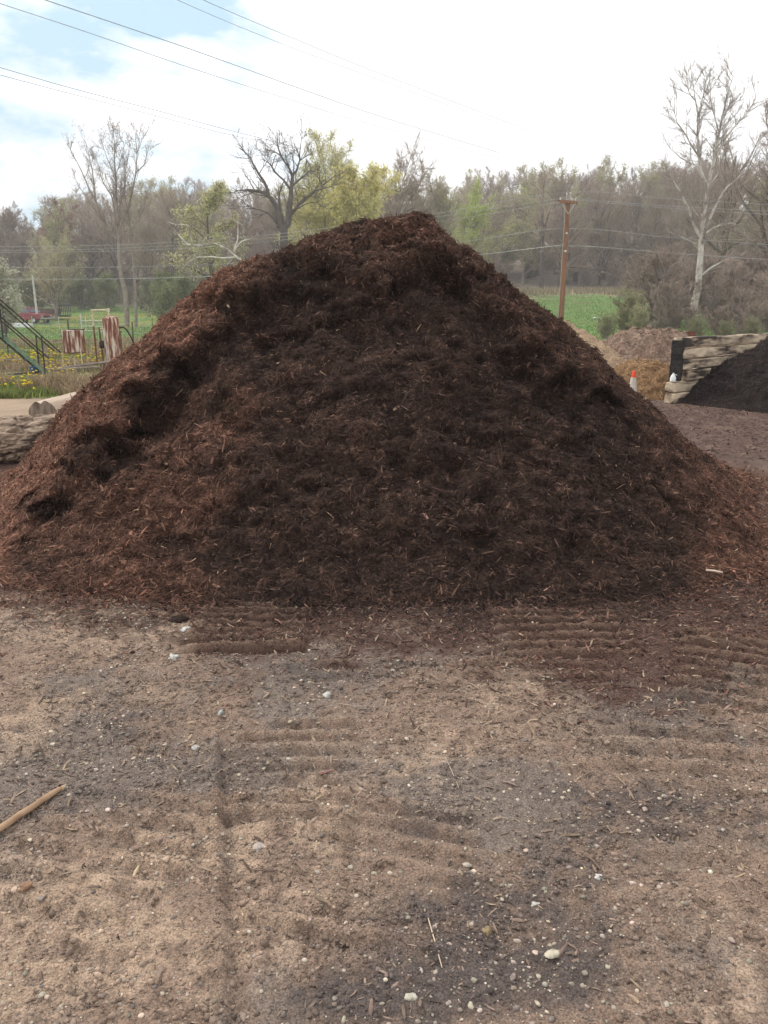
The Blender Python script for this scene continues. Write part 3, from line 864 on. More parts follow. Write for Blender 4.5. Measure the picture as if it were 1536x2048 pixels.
heap("rubble_heap", "low strip of brown rubble behind the timber wall", "dirt pile", 14.0, 31.0, 2.4, 1.1, .55, (.27, .20, .15), (.42, .33, .26), 35, .08, .10, 0, nl=1500, lsz=.09, power=2)

# ------------------------------------------------------------------ timber wall
m_tie = mat("weathered_timber", (.56, .46, .33), (.045, .035, .028), scale=1.8, rough=.9, bump=.8, bscale=7, stretch=(.6, 2.6, 2.6), lo=.40, hi=.57, rand=.25, c3=(.36, .28, .20), bdist=.03)
m_tieend = mat("tarred_timber_end", (.014, .013, .013), (.035, .030, .027), scale=18, rough=.9, bump=.7, bscale=40)
wd = np.array([.70, .714]); ang = math.atan2(wd[1], wd[0])
g0 = gnd(1347, 806)
root = thing("timber_wall", "stacked weathered railway timbers with a black tarred end, retaining wall at the right", "wall", (g0[0], g0[1], 0), rz=ang)
zc = .0
rw = random.Random(4)
for i in range(6):
    hgt = .185; ln = 7.8
    x0 = [-.20, -.17, .26, .0, .015, -.01][i]
    mb = MB()
    ns = 26
    V, fs = [], []
    for k in range(ns + 1):
        xx = x0 + (ln) * k / ns
        for (yy, z2) in ((-.10, .006), (.10, .006), (.10, hgt - .006), (-.10, hgt - .006)):
            V.append((xx, yy + rw.uniform(-.012, .012) + [0, .01, -.015, .0, .012, 0][i], zc + z2 + rw.uniform(-.009, .009)))
    for k in range(ns):
        b = k * 4
        for j in range(4): fs.append((b + j, b + 4 + j, b + 4 + (j + 1) % 4, b + (j + 1) % 4)[::-1])
    fs += [(0, 1, 2, 3)[::-1], tuple(ns * 4 + j for j in range(4))]
    mb.add(V, fs); mb.build("timber", m_tie, root, bevel=.02)
    zc += hgt + .012
V = []
mb = MB()
for k in range(7):
    t = k / 6
    zz = .40 + .72 * t
    w0 = .105 + rw.uniform(-.012, .012)
    xx = -.06 + rw.uniform(-.02, .02) - .03 * (1 - t)
    V += [(xx, -w0 - .01, zz), (xx + .075, -w0 - .012, zz), (xx + .075, w0, zz), (xx, w0, zz)]
fs = [(3, 2, 1, 0), (24, 25, 26, 27)]
for k in range(6):
    b = k * 4
    for j in range(4): fs.append((b + j, b + (j + 1) % 4, b + 4 + (j + 1) % 4, b + 4 + j))
mb.add(V, fs); mb.build("end_post", m_tieend, root, bevel=.008)

# white plastic jug against the end of the wall
m_white = mat("white_plastic", (.78, .78, .78), (.70, .70, .71), scale=8, rough=.5)
p = g0 + np.array([wd[0], wd[1], 0]) * -.11; p[2] = .41
root = thing("plastic_jug", "small white plastic jug on the stepped lower timbers by the black end of the wall", "jug", (p[0], p[1], p[2] - .02))
mb = MB(); mb.lathe([(.06, 0), (.075, .01), (.075, .10), (.05, .16), (.022, .20), (.022, .225)], n=14); mb.build("body", m_white, root, smooth=True)
mb = MB(); mb.tube([(.065, 0, .10), (.10, 0, .12), (.09, 0, .17), (.03, 0, .19)], .010, 6); mb.build("handle", m_white, root, smooth=True)
root.scale = (.7, .7, .7)

# traffic cone
m_or = mat("orange_plastic", (.80, .075, .03), (.70, .06, .025), scale=6, rough=.55)
m_wh = mat("white_sleeve", (.60, .56, .50), (.46, .42, .37), scale=9, rough=.6)
root = thing("traffic_cone", "orange and white traffic cone standing behind the right slope of the mulch", "traffic cone", (at(1268, 745, 15.0)[0], 15.0, 0)); root.scale = (.79, .79, .79)
mb = MB(); mb.box((0, 0, .02), (.36, .36, .04)); mb.build("base", m_or, root, bevel=.01)
def cr(z): return .125 - (.125 - .036) * (z - .04) / .64
mb = MB(); mb.lathe([(cr(.04) + .03, .041), (cr(.06), .06), (cr(.13), .13)], n=24); mb.build("skirt", m_or, root, smooth=True)
mb = MB(); mb.lathe([(cr(.13) + .003, .13), (cr(.53) + .003, .53)], n=24); mb.build("white_band", m_wh, root, smooth=True)
mb = MB(); mb.lathe([(cr(.53), .53), (cr(.67), .67), (cr(.68) - .008, .682), (.02, .684), (.02, .60)], n=24); mb.build("tip", m_or, root, smooth=True)

# rusty drum by the dirt heap
m_rust = mat("rust", (.20, .075, .045), (.11, .045, .032), scale=9, rough=.85, bump=.4)
p = at(1370, 700, 30); g = float(gz(p[0], 30)[0])
root = thing("rusty_drum", "short red brown rusty drum behind the dirt heap", "drum", (p[0], 30, g))
mb = MB(); mb.lathe([(.34, 0), (.34, .26), (.355, .27), (.355, .30), (.34, .31), (.34, .60), (.355, .61), (.355, .64), (.34, .65), (.34, .88), (.355, .90), (.30, .90), (.30, .86)], n=24); mb.build("shell", m_rust, root, smooth=True)
mb = MB(); mb.lathe([(.298, .858), (.2, .862), (.0, .865)], n=24); mb.build("lid", m_rust, root, smooth=True)
p = at(1190, 648, 62); V, f = lumps(np.zeros((1, 3)), np.array([.22]), np.random.default_rng(2), 1, .4, .3)
tag(link("white_scrap", np_mesh("white_scrap", V, [f], [m_white]), loc=(p[0], 62, float(gz(p[0], 62)[0]) + .08)), "small white scrap lying in the green field at the right", "litter")

# ------------------------------------------------------------------ logs at the left
m_bark = mat("cracked_bark", (.41, .315, .235), (.085, .058, .042), scale=9, rough=.95, bump=1.0, bscale=16, stretch=(.6, 1.6, 1.6), lo=.46, hi=.62, bdist=.05)
m_pale = mat("barkless_log", (.52, .42, .33), (.36, .27, .20), scale=3, rough=.85, bump=.5, bscale=9, stretch=(.3, 3, 3))
m_end = mat("sawn_end", (.30, .25, .20), (.10, .07, .05), scale=3.2, rough=.9, stretch=(1, 4, 1), bump=.4)


def log(name, label, a, b, rad, m_side, m_e, seed, n=40, ns=60, rough=.03, notch=None, flat=1.0, plates=False):
    a, b = np.array(a, float), np.array(b, float); L_ = np.linalg.norm(b - a)
    root = thing(name, label, "log", a)
    root.rotation_euler = (0, -math.asin((b - a)[2] / L_), math.atan2((b - a)[1], (b - a)[0]))
    th = np.linspace(0, 2 * np.pi, n, endpoint=False); ss = np.linspace(0, L_, ns)
    T, S = np.meshgrid(th, ss)
    q = np.stack([S.ravel() * 1.3, np.cos(T.ravel()) * rad * 4, np.sin(T.ravel()) * rad * 4], 1)
    rr = rad * (1 + rough * 3 * fbm(q * np.array([.5, 1, 1]), 3, seed))
    if plates:
        rs_ = np.random.default_rng(seed); ns_ = 420; su, st = rs_.uniform(0, L_, ns_), rs_.uniform(0, 2 * np.pi, ns_)
        wob = .10 * fbm(q * 3, 2, seed + 9)
        dd_ = np.sort(np.hypot((S.ravel()[:, None] + .4 * wob[:, None] - su) / 1.9, rad * (np.mod(T.ravel()[:, None] + wob[:, None] - st + np.pi, 2 * np.pi) - np.pi)), axis=1)[:, :2]
        ck = dd_[:, 1] - dd_[:, 0]
        rr = rr + .030 * sstep(.0, .022, ck) - .02 + .010 * np.sin(st[0] + 40 * dd_[:, 0])
        q2 = np.stack([S.ravel() * 4.2, np.cos(T.ravel()) * rad * 15, np.sin(T.ravel()) * rad * 15], 1)
        e = np.abs(fbm(q2, 3, seed + 4))
        rr = rr - .014 * np.exp(-(e / .10) ** 2) + .012 * fbm(q2 * 2.3, 2, seed + 7)
    if notch is not None: rr = rr * (1 - notch[1] * np.exp(-((T.ravel() - notch[0]) / .22) ** 2))
    V = np.stack([S.ravel(), rr * np.cos(T.ravel()), rr * np.sin(T.ravel())], 1)
    V[:, 2] = np.where(V[:, 2] < 0, V[:, 2] * flat, V[:, 2])
    i = np.arange(n * ns).reshape(ns, n)
    qd = np.stack([i[:-1], np.roll(i[:-1], -1, 1), np.roll(i[1:], -1, 1), i[1:]], -1).reshape(-1, 4)
    link("bark", np_mesh("bark", V, [qd[:, ::-1]], [m_side]), root)
    for k, j in ((0, 0), (ns - 1, -1)):
        ring = V[i[k]]; c = ring.mean(0); c[0] += (-.015 if k == 0 else .015)
        nv = np.concatenate([ring + np.array([(-.002 if k == 0 else .002), 0, 0]), c[None]])
        tr = np.stack([np.arange(n), (np.arange(n) + 1) % n, np.full(n, n)], 1)
        link("cut_end", np_mesh("cut_end", nv, [tr if k else tr[:, ::-1]], [m_e]), root)
    return root


log("bark_log", "big log with cracked plated grey bark at the left foot of the mulch pile", (-6.4, 7.95, .235), (-3.4, 8.75, .25), .25, m_bark, m_end, 71, 130, 300, .03, plates=True)
log("split_log", "pale barkless log with a notched sawn end lying behind the bark log", (-5.08, 11.75, .125), (-4.98, 14.6, .15), .215, m_pale, m_end, 72, 48, 40, .03, notch=(1.45, .26), flat=.5)
# ------------------------------------------------------------------ machinery yard at the left
m_green = mat("green_paint", (.19, .28, .19), (.13, .19, .13), scale=9, rough=.7, rand=0)
m_dgreen = mat("dark_green_metal", (.030, .042, .030), (.05, .045, .03), scale=9, rough=.7)
m_rustw = mat("rust_and_white_paint", (.60, .53, .46), (.15, .055, .04), scale=8, rough=.8, stretch=(2.0, 2.0, .30), lo=.40, hi=.58, c3=(.34, .19, .13), bump=.3)
m_cream = mat("cream_pipe", (.60, .53, .38), (.36, .22, .11), scale=12, rough=.7, lo=.5, hi=.75)
m_pipe = mat("rusty_pipe", (.22, .12, .075), (.12, .06, .04), scale=12, rough=.85)
m_dark = mat("dark_iron", (.055, .040, .032), (.03, .025, .022), scale=10, rough=.8)
m_blue = mat("blue_plastic", (.055, .14, .34), (.045, .11, .27), scale=7, rough=.5)
m_pole_w = mat("grey_wood", (.36, .31, .26), (.24, .20, .165), scale=5, rough=.9, stretch=(1, 1, 1), bump=.4)
m_galv = mat("galvanised", (.48, .48, .46), (.36, .36, .35), scale=9, rough=.6)

# stairs: foot of the near stringer at px (101,757)
f = gnd(99, 752); th = R(32)
root = thing("metal_stairs", "green open metal stairs with dark handrails rising out of frame at the left", "stairs", (f[0], f[1], 0), rz=math.atan2(math.sin(th), math.cos(th)))
# local x = descending direction, y = across (away); climbs towards -x
run, rise, wdt, n = .20, .205, .80, 13


def strin(y, m):
    mb = MB(); L_ = n * run; H_ = n * rise
    V = [(x_, yy_, z_) for yy_ in (y - .02, y + .02) for x_, z_ in ((-.065, 0), (.065, 0), (-L_ + .065, H_), (-L_ - .065, H_))]
    mb.add(V, [(0, 1, 2, 3), (7, 6, 5, 4), (0, 4, 5, 1), (1, 5, 6, 2), (2, 6, 7, 3), (3, 7, 4, 0)])
    mb.build("stringer", m, root)


strin(0, m_green); strin(wdt, m_dgreen)  # shade on the far stringer is put into its darker green
for i in range(n - 1):
    mb = MB(); mb.box((-run * (i + 1), wdt / 2, rise * (i + 1)), (.17, wdt - .05, .035)); mb.build("tread", m_dgreen, root)
for y, hh in ((-.03, .92), (wdt + .03, .92)):
    for k, hz in (("handrail", hh), ("mid_rail", hh * .52)):
        mb = MB(); a = (.32 if k == "handrail" else .02)
        mb.tube([(a, y, hz - (a) * rise / run), (-n * run, y, n * rise + hz)], .017, 8); mb.build(k, m_dark, root, smooth=True)
    for j in (.5, 5, 9.5):
        mb = MB(); mb.tube([(-run * j, y, rise * j - .06), (-run * j, y, rise * j + hh)], .018, 8); mb.build("post", m_dgreen, root, smooth=True)
mb = MB(); mb.tube([(-n * run, wdt * .5, 0), (-n * run, wdt * .5, n * rise)], .05, 8); mb.build("support", m_dgreen, root)

# rusty tank on legs
Y0 = 21.6; p = at(149, 700, Y0)
root = thing("rusty_tank", "small rust streaked white drum standing on four thin braced legs", "tank", (p[0], Y0, 0))
b0, t0, r0 = float(at(149, 704, Y0)[2]), float(at(149, 660, Y0)[2]), .285
mb = MB(); mb.lathe([(r0 - .01, b0), (r0, b0 + .01), (r0, t0 - .01), (r0 - .012, t0), (r0 - .03, t0 - .005)], n=32); mb.build("shell", m_rustw, root, smooth=True)
mb = MB(); mb.box((.0, -r0 - .004, (b0 + t0) / 2), (.03, .012, t0 - b0 - .03)); mb.build("seam", m_rust, root)
mb = MB(); mb.box((.10, 0, t0 + .015), (.36, .25, .02)); mb.build("lid", m_dark, root)
mb = MB(); mb.lathe([(r0 + .012, b0 - .03), (r0 + .012, b0)], n=32); mb.build("frame_ring", m_pipe, root)
for sx in (-1, 1):
    for sy in (-1, 1):
        mb = MB(); mb.tube([(sx * .24, sy * .20, b0), (sx * .27, sy * .23, 0)], .016, 6); mb.build("leg", m_cream, root)
    mb = MB(); mb.tube([(sx * .25, -.21, .12), (0, -.2, b0 - .05)], .009, 5); mb.build("brace", m_cream, root)
mb = MB(); mb.tube([(.02, -.12, b0), (.03, -.12, .05)], .03, 8); mb.build("drain_pipe", m_cream, root)

# tall rusty pressure vessel with its pipes
Y0 = 21.9; p = at(226, 700, Y0); zt = float(at(226, 632, Y0)[2])
root = thing("pressure_vessel", "tall upright domed cylinder tank, white paint peeling to rust, with bent pipes", "tank", (p[0], Y0, 0))
rv = .215
mb = MB(); mb.lathe([(rv - .02, .05), (rv, .09), (rv, zt - .075), (rv - .012, zt - .05), (rv * .78, zt - .02), (rv * .4, zt - .003), (.01, zt)], n=32); mb.build("shell", m_rustw, root, smooth=True)
mb = MB(); mb.lathe([(rv + .03, 0), (rv + .03, .05)], n=24); mb.build("foot_ring", m_pipe, root)
zp = float(at(222, 620, Y0)[2]); xl = float(at(184, 620, Y0)[0] - p[0]); xe = -.04
mb = MB(); mb.tube([(xe, 0, zt - .02), (xe, 0, zp), (xe, 0, zp + .005)], .022, 8); mb.tube([(xe, 0, zp), (xl, -.02, zp - .01)], .024, 8); mb.tube([(xl, -.02, zp), (xl + .01, -.02, zp - .42)], .024, 8)
mb.lathe([(.04, -.05), (.04, .05)], (xe, 0, zp), 10); mb.lathe([(.036, -.06), (.036, .04)], (xl, -.02, zp - .02), 10); mb.lathe([(.036, -.03), (.036, .03)], (xl + .01, -.02, zp - .40), 10); mb.build("top_pipe", m_cream, root, smooth=True)
mb = MB(); mb.tube([(xl + .01, -.02, zp - .40), (xl + .03, -.02, .0)], .024, 8); mb.build("down_pipe", m_pipe, root, smooth=True)
mb = MB(); mb.tube([(-rv, 0, zt - .33), (xl + .16, .0, zt - .35)], .02, 8); mb.build("side_pipe", m_cream, root, smooth=True)
mb = MB(); mb.tube([(xl + .15, .0, zt - .30), (xl + .20, .0, .0)], .024, 8); mb.build("down_pipe", m_pipe, root, smooth=True)
mb = MB(); mb.tube([(rv - .02, 0, zt - .30), (rv + .12, 0, zt - .29), (rv + .2, 0, zt - .36), (rv + .32, 0, zt - .58), (rv + .40, 0, zt - .85)], .022, 8); mb.build("bent_pipe", m_dark, root, smooth=True)
mb = MB(); mb.tube([(rv + .04, -.05, zt - .4), (rv + .05, -.05, 0)], .018, 8); mb.build("drain_pipe", m_pipe, root, smooth=True)
mb = MB(); mb.lathe([(.07, 0), (.09, .03), (.09, .15), (.06, .2)], (-rv - .06, .02, zt - .85), 14); mb.build("valve", m_dark, root, smooth=True)

# pale poles lying on stumps, dark iron pipe, blue bucket
for (x0, y0, Ya, za), (x1, y1, Yb, zb), r_, m, lab in (((62, 745, 21.3, 0), (226, 722, 21.4, 0), .035, m_pole_w, "long pale pole lying on a stump in front of the rusty tanks"), ((112, 740, 21.15, 0), (200, 733, 21.15, 0), .03, m_pole_w, "thinner pole lying just below the long pale pole")):
    a, b = at(x0, y0, Ya), at(x1, y1, Yb); c = (a + b) / 2
    mb = MB(); mb.tube([a - c, (a - c) * .3 + np.array([0, 0, .008]), (b - c) * .4, b - c], [r_, r_ * .95, r_ * .9, r_ * .75], 8)
    tag(mb.build("wooden_pole", m, smooth=True, loc=c), lab, "pole")
p = at(127, 748, 21.3); mb = MB(); zs = float(p[2]) + .06
mb.lathe([(.17, -.02), (.145, .06), (.135, zs - .01), (.125, zs)], n=16); tag(mb.build("stump", mat("stump_bark", (.13, .09, .065), (.07, .05, .04), scale=8, bump=.7), smooth=True, loc=(p[0], 21.3, 0)), "short dark stump carrying the pale poles", "stump")
a, b = at(-40, 756, 20.2), at(74, 746, 20.6); c = (a + b) / 2
mb = MB(); mb.tube([a - c, b - c], .045, 10); tag(mb.build("iron_pipe", m_dark, smooth=True, loc=c), "long dark iron pipe running in from the left edge to the blue bucket", "pipe")
p = at(70, 748, 20.75); zb = float(p[2]) 
root = thing("bucket", "small blue plastic bucket at the foot of the green stairs", "bucket", (p[0], 20.75, max(zb - .14, .0)))
mb = MB(); mb.lathe([(.085, 0), (.11, .20), (.118, .21), (.118, .235), (.105, .235), (.08, .03)], n=18); mb.build("tub", m_blue, root, smooth=True)
mb = MB(); mb.tube([(.115 * math.cos(t), .0, .22 + .09 * math.sin(t)) for t in np.linspace(0, math.pi, 9)], .004, 5); mb.build("handle", m_galv, root)
a, b = at(60, 752, 20.75), at(98, 750, 20.95); c = (a + b) / 2; 
mb = MB(); mb.tube([(a - c), b - c], .02, 8); tag(mb.build("steel_bar", m_galv, smooth=True, loc=c), "short grey bar lying right of the blue bucket", "bar")


# ------------------------------------------------------------------ fences
def fence(name, label, a, b, nposts, hh, m_post, rows, seed, mesh_wire=True):
    rw = random.Random(seed); a, b = np.array(a, float), np.array(b, float)
    root = thing(name, label, "fence", (a[0], a[1], float(gz(a[0], a[1])[0])))
    dx = b - a; tops = []
    for i in range(nposts):
        p = dx * i / (nposts - 1); g = float(gz(a[0] + p[0], a[1] + p[1])[0]) - float(gz(a[0], a[1])[0])
        h_ = hh * rw.uniform(.92, 1.1); ln_ = rw.uniform(-.04, .04)
        mb = MB(); mb.tube([(p[0], p[1], g - .1), (p[0] + ln_, p[1], g + h_)], .03, 6); mb.build("post", m_post, root)
        tops.append((p[0], p[1], g))
    mb = MB()
    for r_ in rows:
        mb.tube([(x_, y_, g + hh * r_) for x_, y_, g in tops], .006, 4)
    if mesh_wire:
        Lf = np.linalg.norm(dx); k = int(Lf / .3)
        for i in range(k):
            t = i / k * (nposts - 1); j = min(int(t), nposts - 2); u = t - j
            p = [tops[j][q] * (1 - u) + tops[j + 1][q] * u for q in range(3)]
            mb.tube([(p[0], p[1], p[2] + .05), (p[0], p[1], p[2] + hh * .95)], .003, 3, cap=False)
    mb.build("wires", m_galv, root)
    return root


m_tpost = mat("green_post", (.06, .09, .06), (.10, .08, .06), scale=5)
m_wpost = mat("white_post", (.58, .57, .54), (.45, .43, .40), scale=5)
fence("wire_fence", "rusty wire fence on green metal posts behind the tanks", (-26, 29.5), (-7.4, 31.5), 9, 1.25, m_tpost, (.15, .4, .65, .95), 1)
fence("white_fence", "thin white posts with a rail along the far meadow by the pickup", (-46, 78), (-17, 73), 12, 1.25, m_wpost, (.5, .9), 2, False)
fence("old_fence", "low rotten wooden posts with sagging wire beside the green stairs", (-20, 23.6), (-9.8, 23.3), 6, .7, m_pole_w, (.4, .8), 3)
a, b = at(162, 641, 60), at(208, 641, 58)
ga = np.array([a[0], a[1], float(gz(a[0], a[1])[0])])
root = thing("gate", "pale metal tube gate standing in the meadow behind the rusty tanks", "gate", ga)
hz_ = float(a[2] - ga[2]); ex = b - a
mb = MB(); mb.tube([(0, 0, 0), (0, 0, hz_ + .5)], .05, 6); mb.build("post", m_wpost, root)
mb = MB(); mb.tube([(ex[0], ex[1], 0), (ex[0], ex[1], hz_ + .05)], .05, 6); mb.build("post", m_wpost, root)
for h_ in (hz_, hz_ * .62, hz_ * .3):
    mb = MB(); mb.tube([(0, 0, h_), (ex[0], ex[1], h_)], .028 if h_ == hz_ else .02, 6); mb.build("rail", m_wpost, root)

# ------------------------------------------------------------------ pickup and trailer, far meadow
m_red = mat("dark_red_paint", (.23, .012, .022), (.18, .010, .018), scale=3, rough=.3, spec=.5)
m_glass = mat("car_glass", (.10, .13, .16), (.16, .20, .24), scale=2, rough=.1, spec=.6)
m_tyre = mat("tyre_rubber", (.015, .015, .015), rough=.9)
m_chrome = mat("chrome", (.55, .56, .58), rough=.25, metal=.8)
m_black = mat("black_steel", (.025, .024, .024), (.05, .045, .04), scale=4, rough=.6)
m_board = mat("weathered_boards", (.16, .11, .085), (.10, .07, .055), scale=4, stretch=(1, 1, 5))
Yt = 93.0; c = at(61, 650, Yt); gzt = float(gz(c[0], Yt)[0])
root = thing("pickup_truck", "dark red pickup truck parked in the far meadow, nose to the right", "pickup truck", (c[0], Yt, gzt), rz=R(-24))


def prism(prof, y0, y1, mb=None):
    mb = mb or MB(); n = len(prof)
    V = [(x_, y0, z_) for x_, z_ in prof] + [(x_, y1, z_) for x_, z_ in prof]
    return mb.add(V, [tuple(range(n)), tuple(range(2 * n - 1, n - 1, -1))] + [(i, i + n, (i + 1) % n + n, (i + 1) % n) for i in range(n)])


prism([(-2.6, .5), (-1.95, .45), (1.2, .42), (2.55, .48), (2.62, .62), (2.6, .92), (2.45, 1.03), (1.25, 1.13), (1.1, 1.16), (-.55, 1.16), (-2.62, 1.12)], -.92, .92).build("body", m_red, root, bevel=.05)
prism([(-.62, 1.15), (-.52, 1.72), (-.40, 1.78), (.35, 1.78), (.50, 1.74), (1.18, 1.14)], -.78, .78).build("cab", m_red, root, bevel=.05)
mb = MB(); mb.add([(.60, -.70, 1.66), (1.13, -.74, 1.19), (1.13, .74, 1.19), (.60, .70, 1.66)], [(0, 1, 2, 3)])
for s in (-1, 1):
    pass
mb = MB(); mb.box((.865, 0, 1.445), (.03, 1.36, .60), ry=-.885); mb.build("windscreen", m_glass, root)
for s in (-1, 1):
    mb = MB(); V = [(-.48, s * .79, 1.2), (.95, s * .79, 1.2), (.45, s * .79, 1.68), (-.42, s * .79, 1.68)]
    V += [(x_, s * .76, z_) for x_, _, z_ in V]
    mb.add(V, [(0, 1, 2, 3), (7, 6, 5, 4), (0, 4, 5, 1), (1, 5, 6, 2), (2, 6, 7, 3), (3, 7, 4, 0)]); mb.build("side_window", m_glass, root)
    mb = MB(); mb.box((2.62, s * .66, .80), (.05, .34, .2)); mb.build("headlight", m_chrome, root, bevel=.02)
    for xw in (-1.65, 1.65):
        mb = MB(); mb.lathe([(.2, -.12), (.36, -.11), (.38, -.05), (.38, .05), (.36, .11), (.2, .12)], n=20)
        w_ = mb.build("wheel", m_tyre, root, smooth=True, loc=(xw, s * .84, .38)); w_.rotation_euler = (math.pi / 2, 0, 0)
        mb = MB(); mb.lathe([(.2, -.125), (.2, .125)], n=14); mb.build("rim", m_chrome, w_)
mb = MB(); mb.box((2.63, 0, .80), (.04, .9, .2)); mb.build("grille", m_black, root)
mb = MB(); mb.box((2.68, 0, .55), (.12, 1.8, .16)); mb.build("bumper", m_chrome, root, bevel=.03)
mb = MB(); mb.box((-1.6, 0, 1.165), (1.9, 1.55, .02)); mb.build("bed_opening", m_black, root)
# trailer
p = at(99, 650, 98); g = float(gz(p[0], 98)[0])
root = thing("utility_trailer", "low board sided trailer with a black barred ramp gate, right of the pickup", "trailer", (p[0], 98, g))
mb = MB(); mb.box((-.05, 0, .95), (2.5, 1.7, .75)); mb.build("board_side", m_board, root, bevel=.03)
mb = MB(); mb.box((.4, 0, .5), (3.6, 1.8, .10)); mb.build("bed", m_black, root)
mb = MB()
for k in range(9): mb.box((1.28 + k * .19, -.7 + k * .06, 1.05), (.06, .06, 1.3))
mb.tube([(1.28, -.7, 1.70), (2.8, -.22, 1.70)], .05, 6); mb.tube([(1.28, -.7, .42), (2.8, -.22, .42)], .06, 6)
mb.build("ramp_gate", m_black, root)
for s in (-1, 1):
    mb = MB(); mb.lathe([(.2, -.1), (.31, -.09), (.31, .09), (.2, .1)], n=16); w_ = mb.build("wheel", m_tyre, root, smooth=True, loc=(-.2, s * .95, .31)); w_.rotation_euler = (math.pi / 2, 0, 0)
p = at(45, 651, 84); g = float(gz(p[0], 84)[0])
mb = MB(); mb.box((0, 0, .3), (1.9, .5, .42), rz=.05); mb.box((.1, 0, .53), (1.7, .45, .05)); tag(mb.build("white_crate", m_white, loc=(p[0], 84, g), bevel=.04), "long low white box lying in the grass before the pickup", "crate")
p = at(68, 620, 92); q = at(66, 553, 92); g = float(gz(p[0], 92)[0])
root = thing("service_pole", "slim pale grey pole standing behind the pickup", "pole", (p[0] + .3, 92, g))
mb = MB(); mb.tube([(0, 0, 0), (q[0] - p[0] - .35, 0, q[2] - g)], [.15, .10], 10); mb.build("shaft", m_wpost, root, smooth=True)
mb = MB(); mb.box((q[0] - p[0] - .35, 0, q[2] - g + .06), (.16, .16, .22)); mb.build("cap", m_galv, root)

# ------------------------------------------------------------------ utility pole and wires
m_upole = mat("utility_pole_wood", (.30, .145, .075), (.17, .085, .05), scale=3, rough=.9, stretch=(4, 4, .35), bump=.4)
YP = 50.0
top = at(1136, 401, YP); bx = at(1121, 640, YP)[0]; g = float(gz(bx, YP)[0]); hp = top[2] - g
root = thing("utility_pole", "reddish brown wooden utility pole with a crossarm in front of the right wood", "utility pole", (bx, YP, g))
lean = top[0] - bx
mb = MB(); mb.tube([(0, 0, -.3), (lean * .5, 0, hp * .5), (lean, 0, hp)], [.19, .165, .14], 14); mb.build("shaft", m_upole, root, smooth=True)
mb = MB(); mb.box((lean + .02, -.17, hp - .12), (1.02, .10, .16), rz=.12, ry=.06); mb.build("crossarm", m_upole, root, bevel=.01)
mb = MB(); mb.box((lean - .05, .17, hp - .04), (1.02, .10, .14), rz=.12, ry=.06); mb.build("crossarm", m_upole, root, bevel=.01)
for s in (-1, 1):
    mb = MB(); mb.tube([(lean + s * .38, -.23, hp - .2), (lean + .01, -.17, hp - .78)], .025, 6); mb.build("brace", m_galv, root)
m_ins = mat("insulator", (.62, .60, .56), rough=.4)
for dx_, z0, z1 in ((-.10, -.05, .42), (.12, -.05, .46), (-.46, .02, .16), (.44, -.06, .10), (.20, -.05, .12)):
    mb = MB(); mb.lathe([(.022, z0), (.022, z1 - .12), (.05, z1 - .11), (.035, z1 - .06), (.05, z1 - .05), (.02, z1)], (lean + dx_, -.05, hp), 10); mb.build("insulator", m_ins, root, smooth=True)
mb = MB(); mb.tube([(lean * .98 - .15, -.08, hp - .3), (.02 - .19, -.1, .5)], .014, 5); mb.build("conduit", m_galv, root)
mb = MB(); mb.box((lean * .75, -.18, hp * .755), (.12, .08, .10)); mb.box((lean * .62, -.18, hp * .62), (.14, .08, .12)); mb.build("cable_clamp", m_ins, root)

m_wire = mat("wire_metal", (.46, .46, .46), rough=.4, metal=.3)
m_wired = mat("high_wire_metal", (.20, .20, .21), rough=.5, metal=.2)


def spline(P, n=14):
    P = np.array(P); P = np.concatenate([2 * P[:1] - P[1:2], P, 2 * P[-1:] - P[-2:-1]])
    out = []
    for i in range(1, len(P) - 2):
        for t in np.linspace(0, 1, n, endpoint=False):
            a, b, c, d = P[i - 1:i + 3]
            out.append(.5 * (2 * b + (c - a) * t + (2 * a - 5 * b + 4 * c - d) * t * t + (3 * b - a - 3 * c + d) * t ** 3))
    out.append(P[-2]); return out


def wire(pts, label, r_, m, group):
    W = spline([at(*p) for p in pts]); c = W[len(W) // 2]
    mb = MB(); mb.tube([p - c for p in W], r_, 5)
    tag(mb.build("overhead_wire", m, smooth=True, loc=c), label, "wire", group)


gl = "low wires through the wooden utility pole"
wire([(-260, 484, 62), (0, 493, 60), (228, 490, 58.5), (440, 478, 57), (642, 458, 55), (866, 428, 53), (1135, 385, 50), (1340, 397.5, 52), (1536, 409, 54), (1760, 420, 57)], "topmost of the thin wires strung through the wooden pole", .0115, m_wire, gl)
wire([(-260, 493, 62), (0, 500.5, 60), (228, 497, 58.5), (440, 485, 57), (642, 465, 55), (872, 434, 53), (1124, 396.5, 50), (1143, 397, 50), (1340, 412, 52), (1536, 422, 54), (1760, 431, 57)], "second wire from the top on the wooden pole, at its crossarm", .0115, m_wire, gl)
wire([(-260, 498, 62), (0, 504.5, 60), (228, 502, 58.5), (440, 492, 57), (645, 471, 55), (885, 442, 53), (1120, 404, 50), (1149, 400.5, 50), (1340, 416.5, 52), (1536, 429, 54), (1760, 440, 57)], "third wire from the top on the wooden pole, lower side of its crossarm", .0115, m_wire, gl)
wire([(-260, 531, 62), (0, 534.5, 60), (240, 534, 58.5), (500, 526, 57), (700, 511, 55), (934, 482.5, 53), (1133, 457, 50), (1340, 475, 52), (1536, 489, 54), (1760, 502, 57)], "wire clamped a quarter of the way down the wooden pole", .012, m_wire, gl)
wire([(-260, 557, 62), (0, 558.5, 60), (240, 557.5, 58.5), (433, 552, 57), (700, 536, 55), (967, 508.5, 53), (1112, 491.5, 50), (1135, 491.5, 50), (1205, 494.5, 50.5), (1340, 506, 52), (1536, 519, 54), (1760, 531, 57)], "lowest and thickest cable on the wooden pole", .017, m_wire, gl)
gh = "high wires crossing the sky"
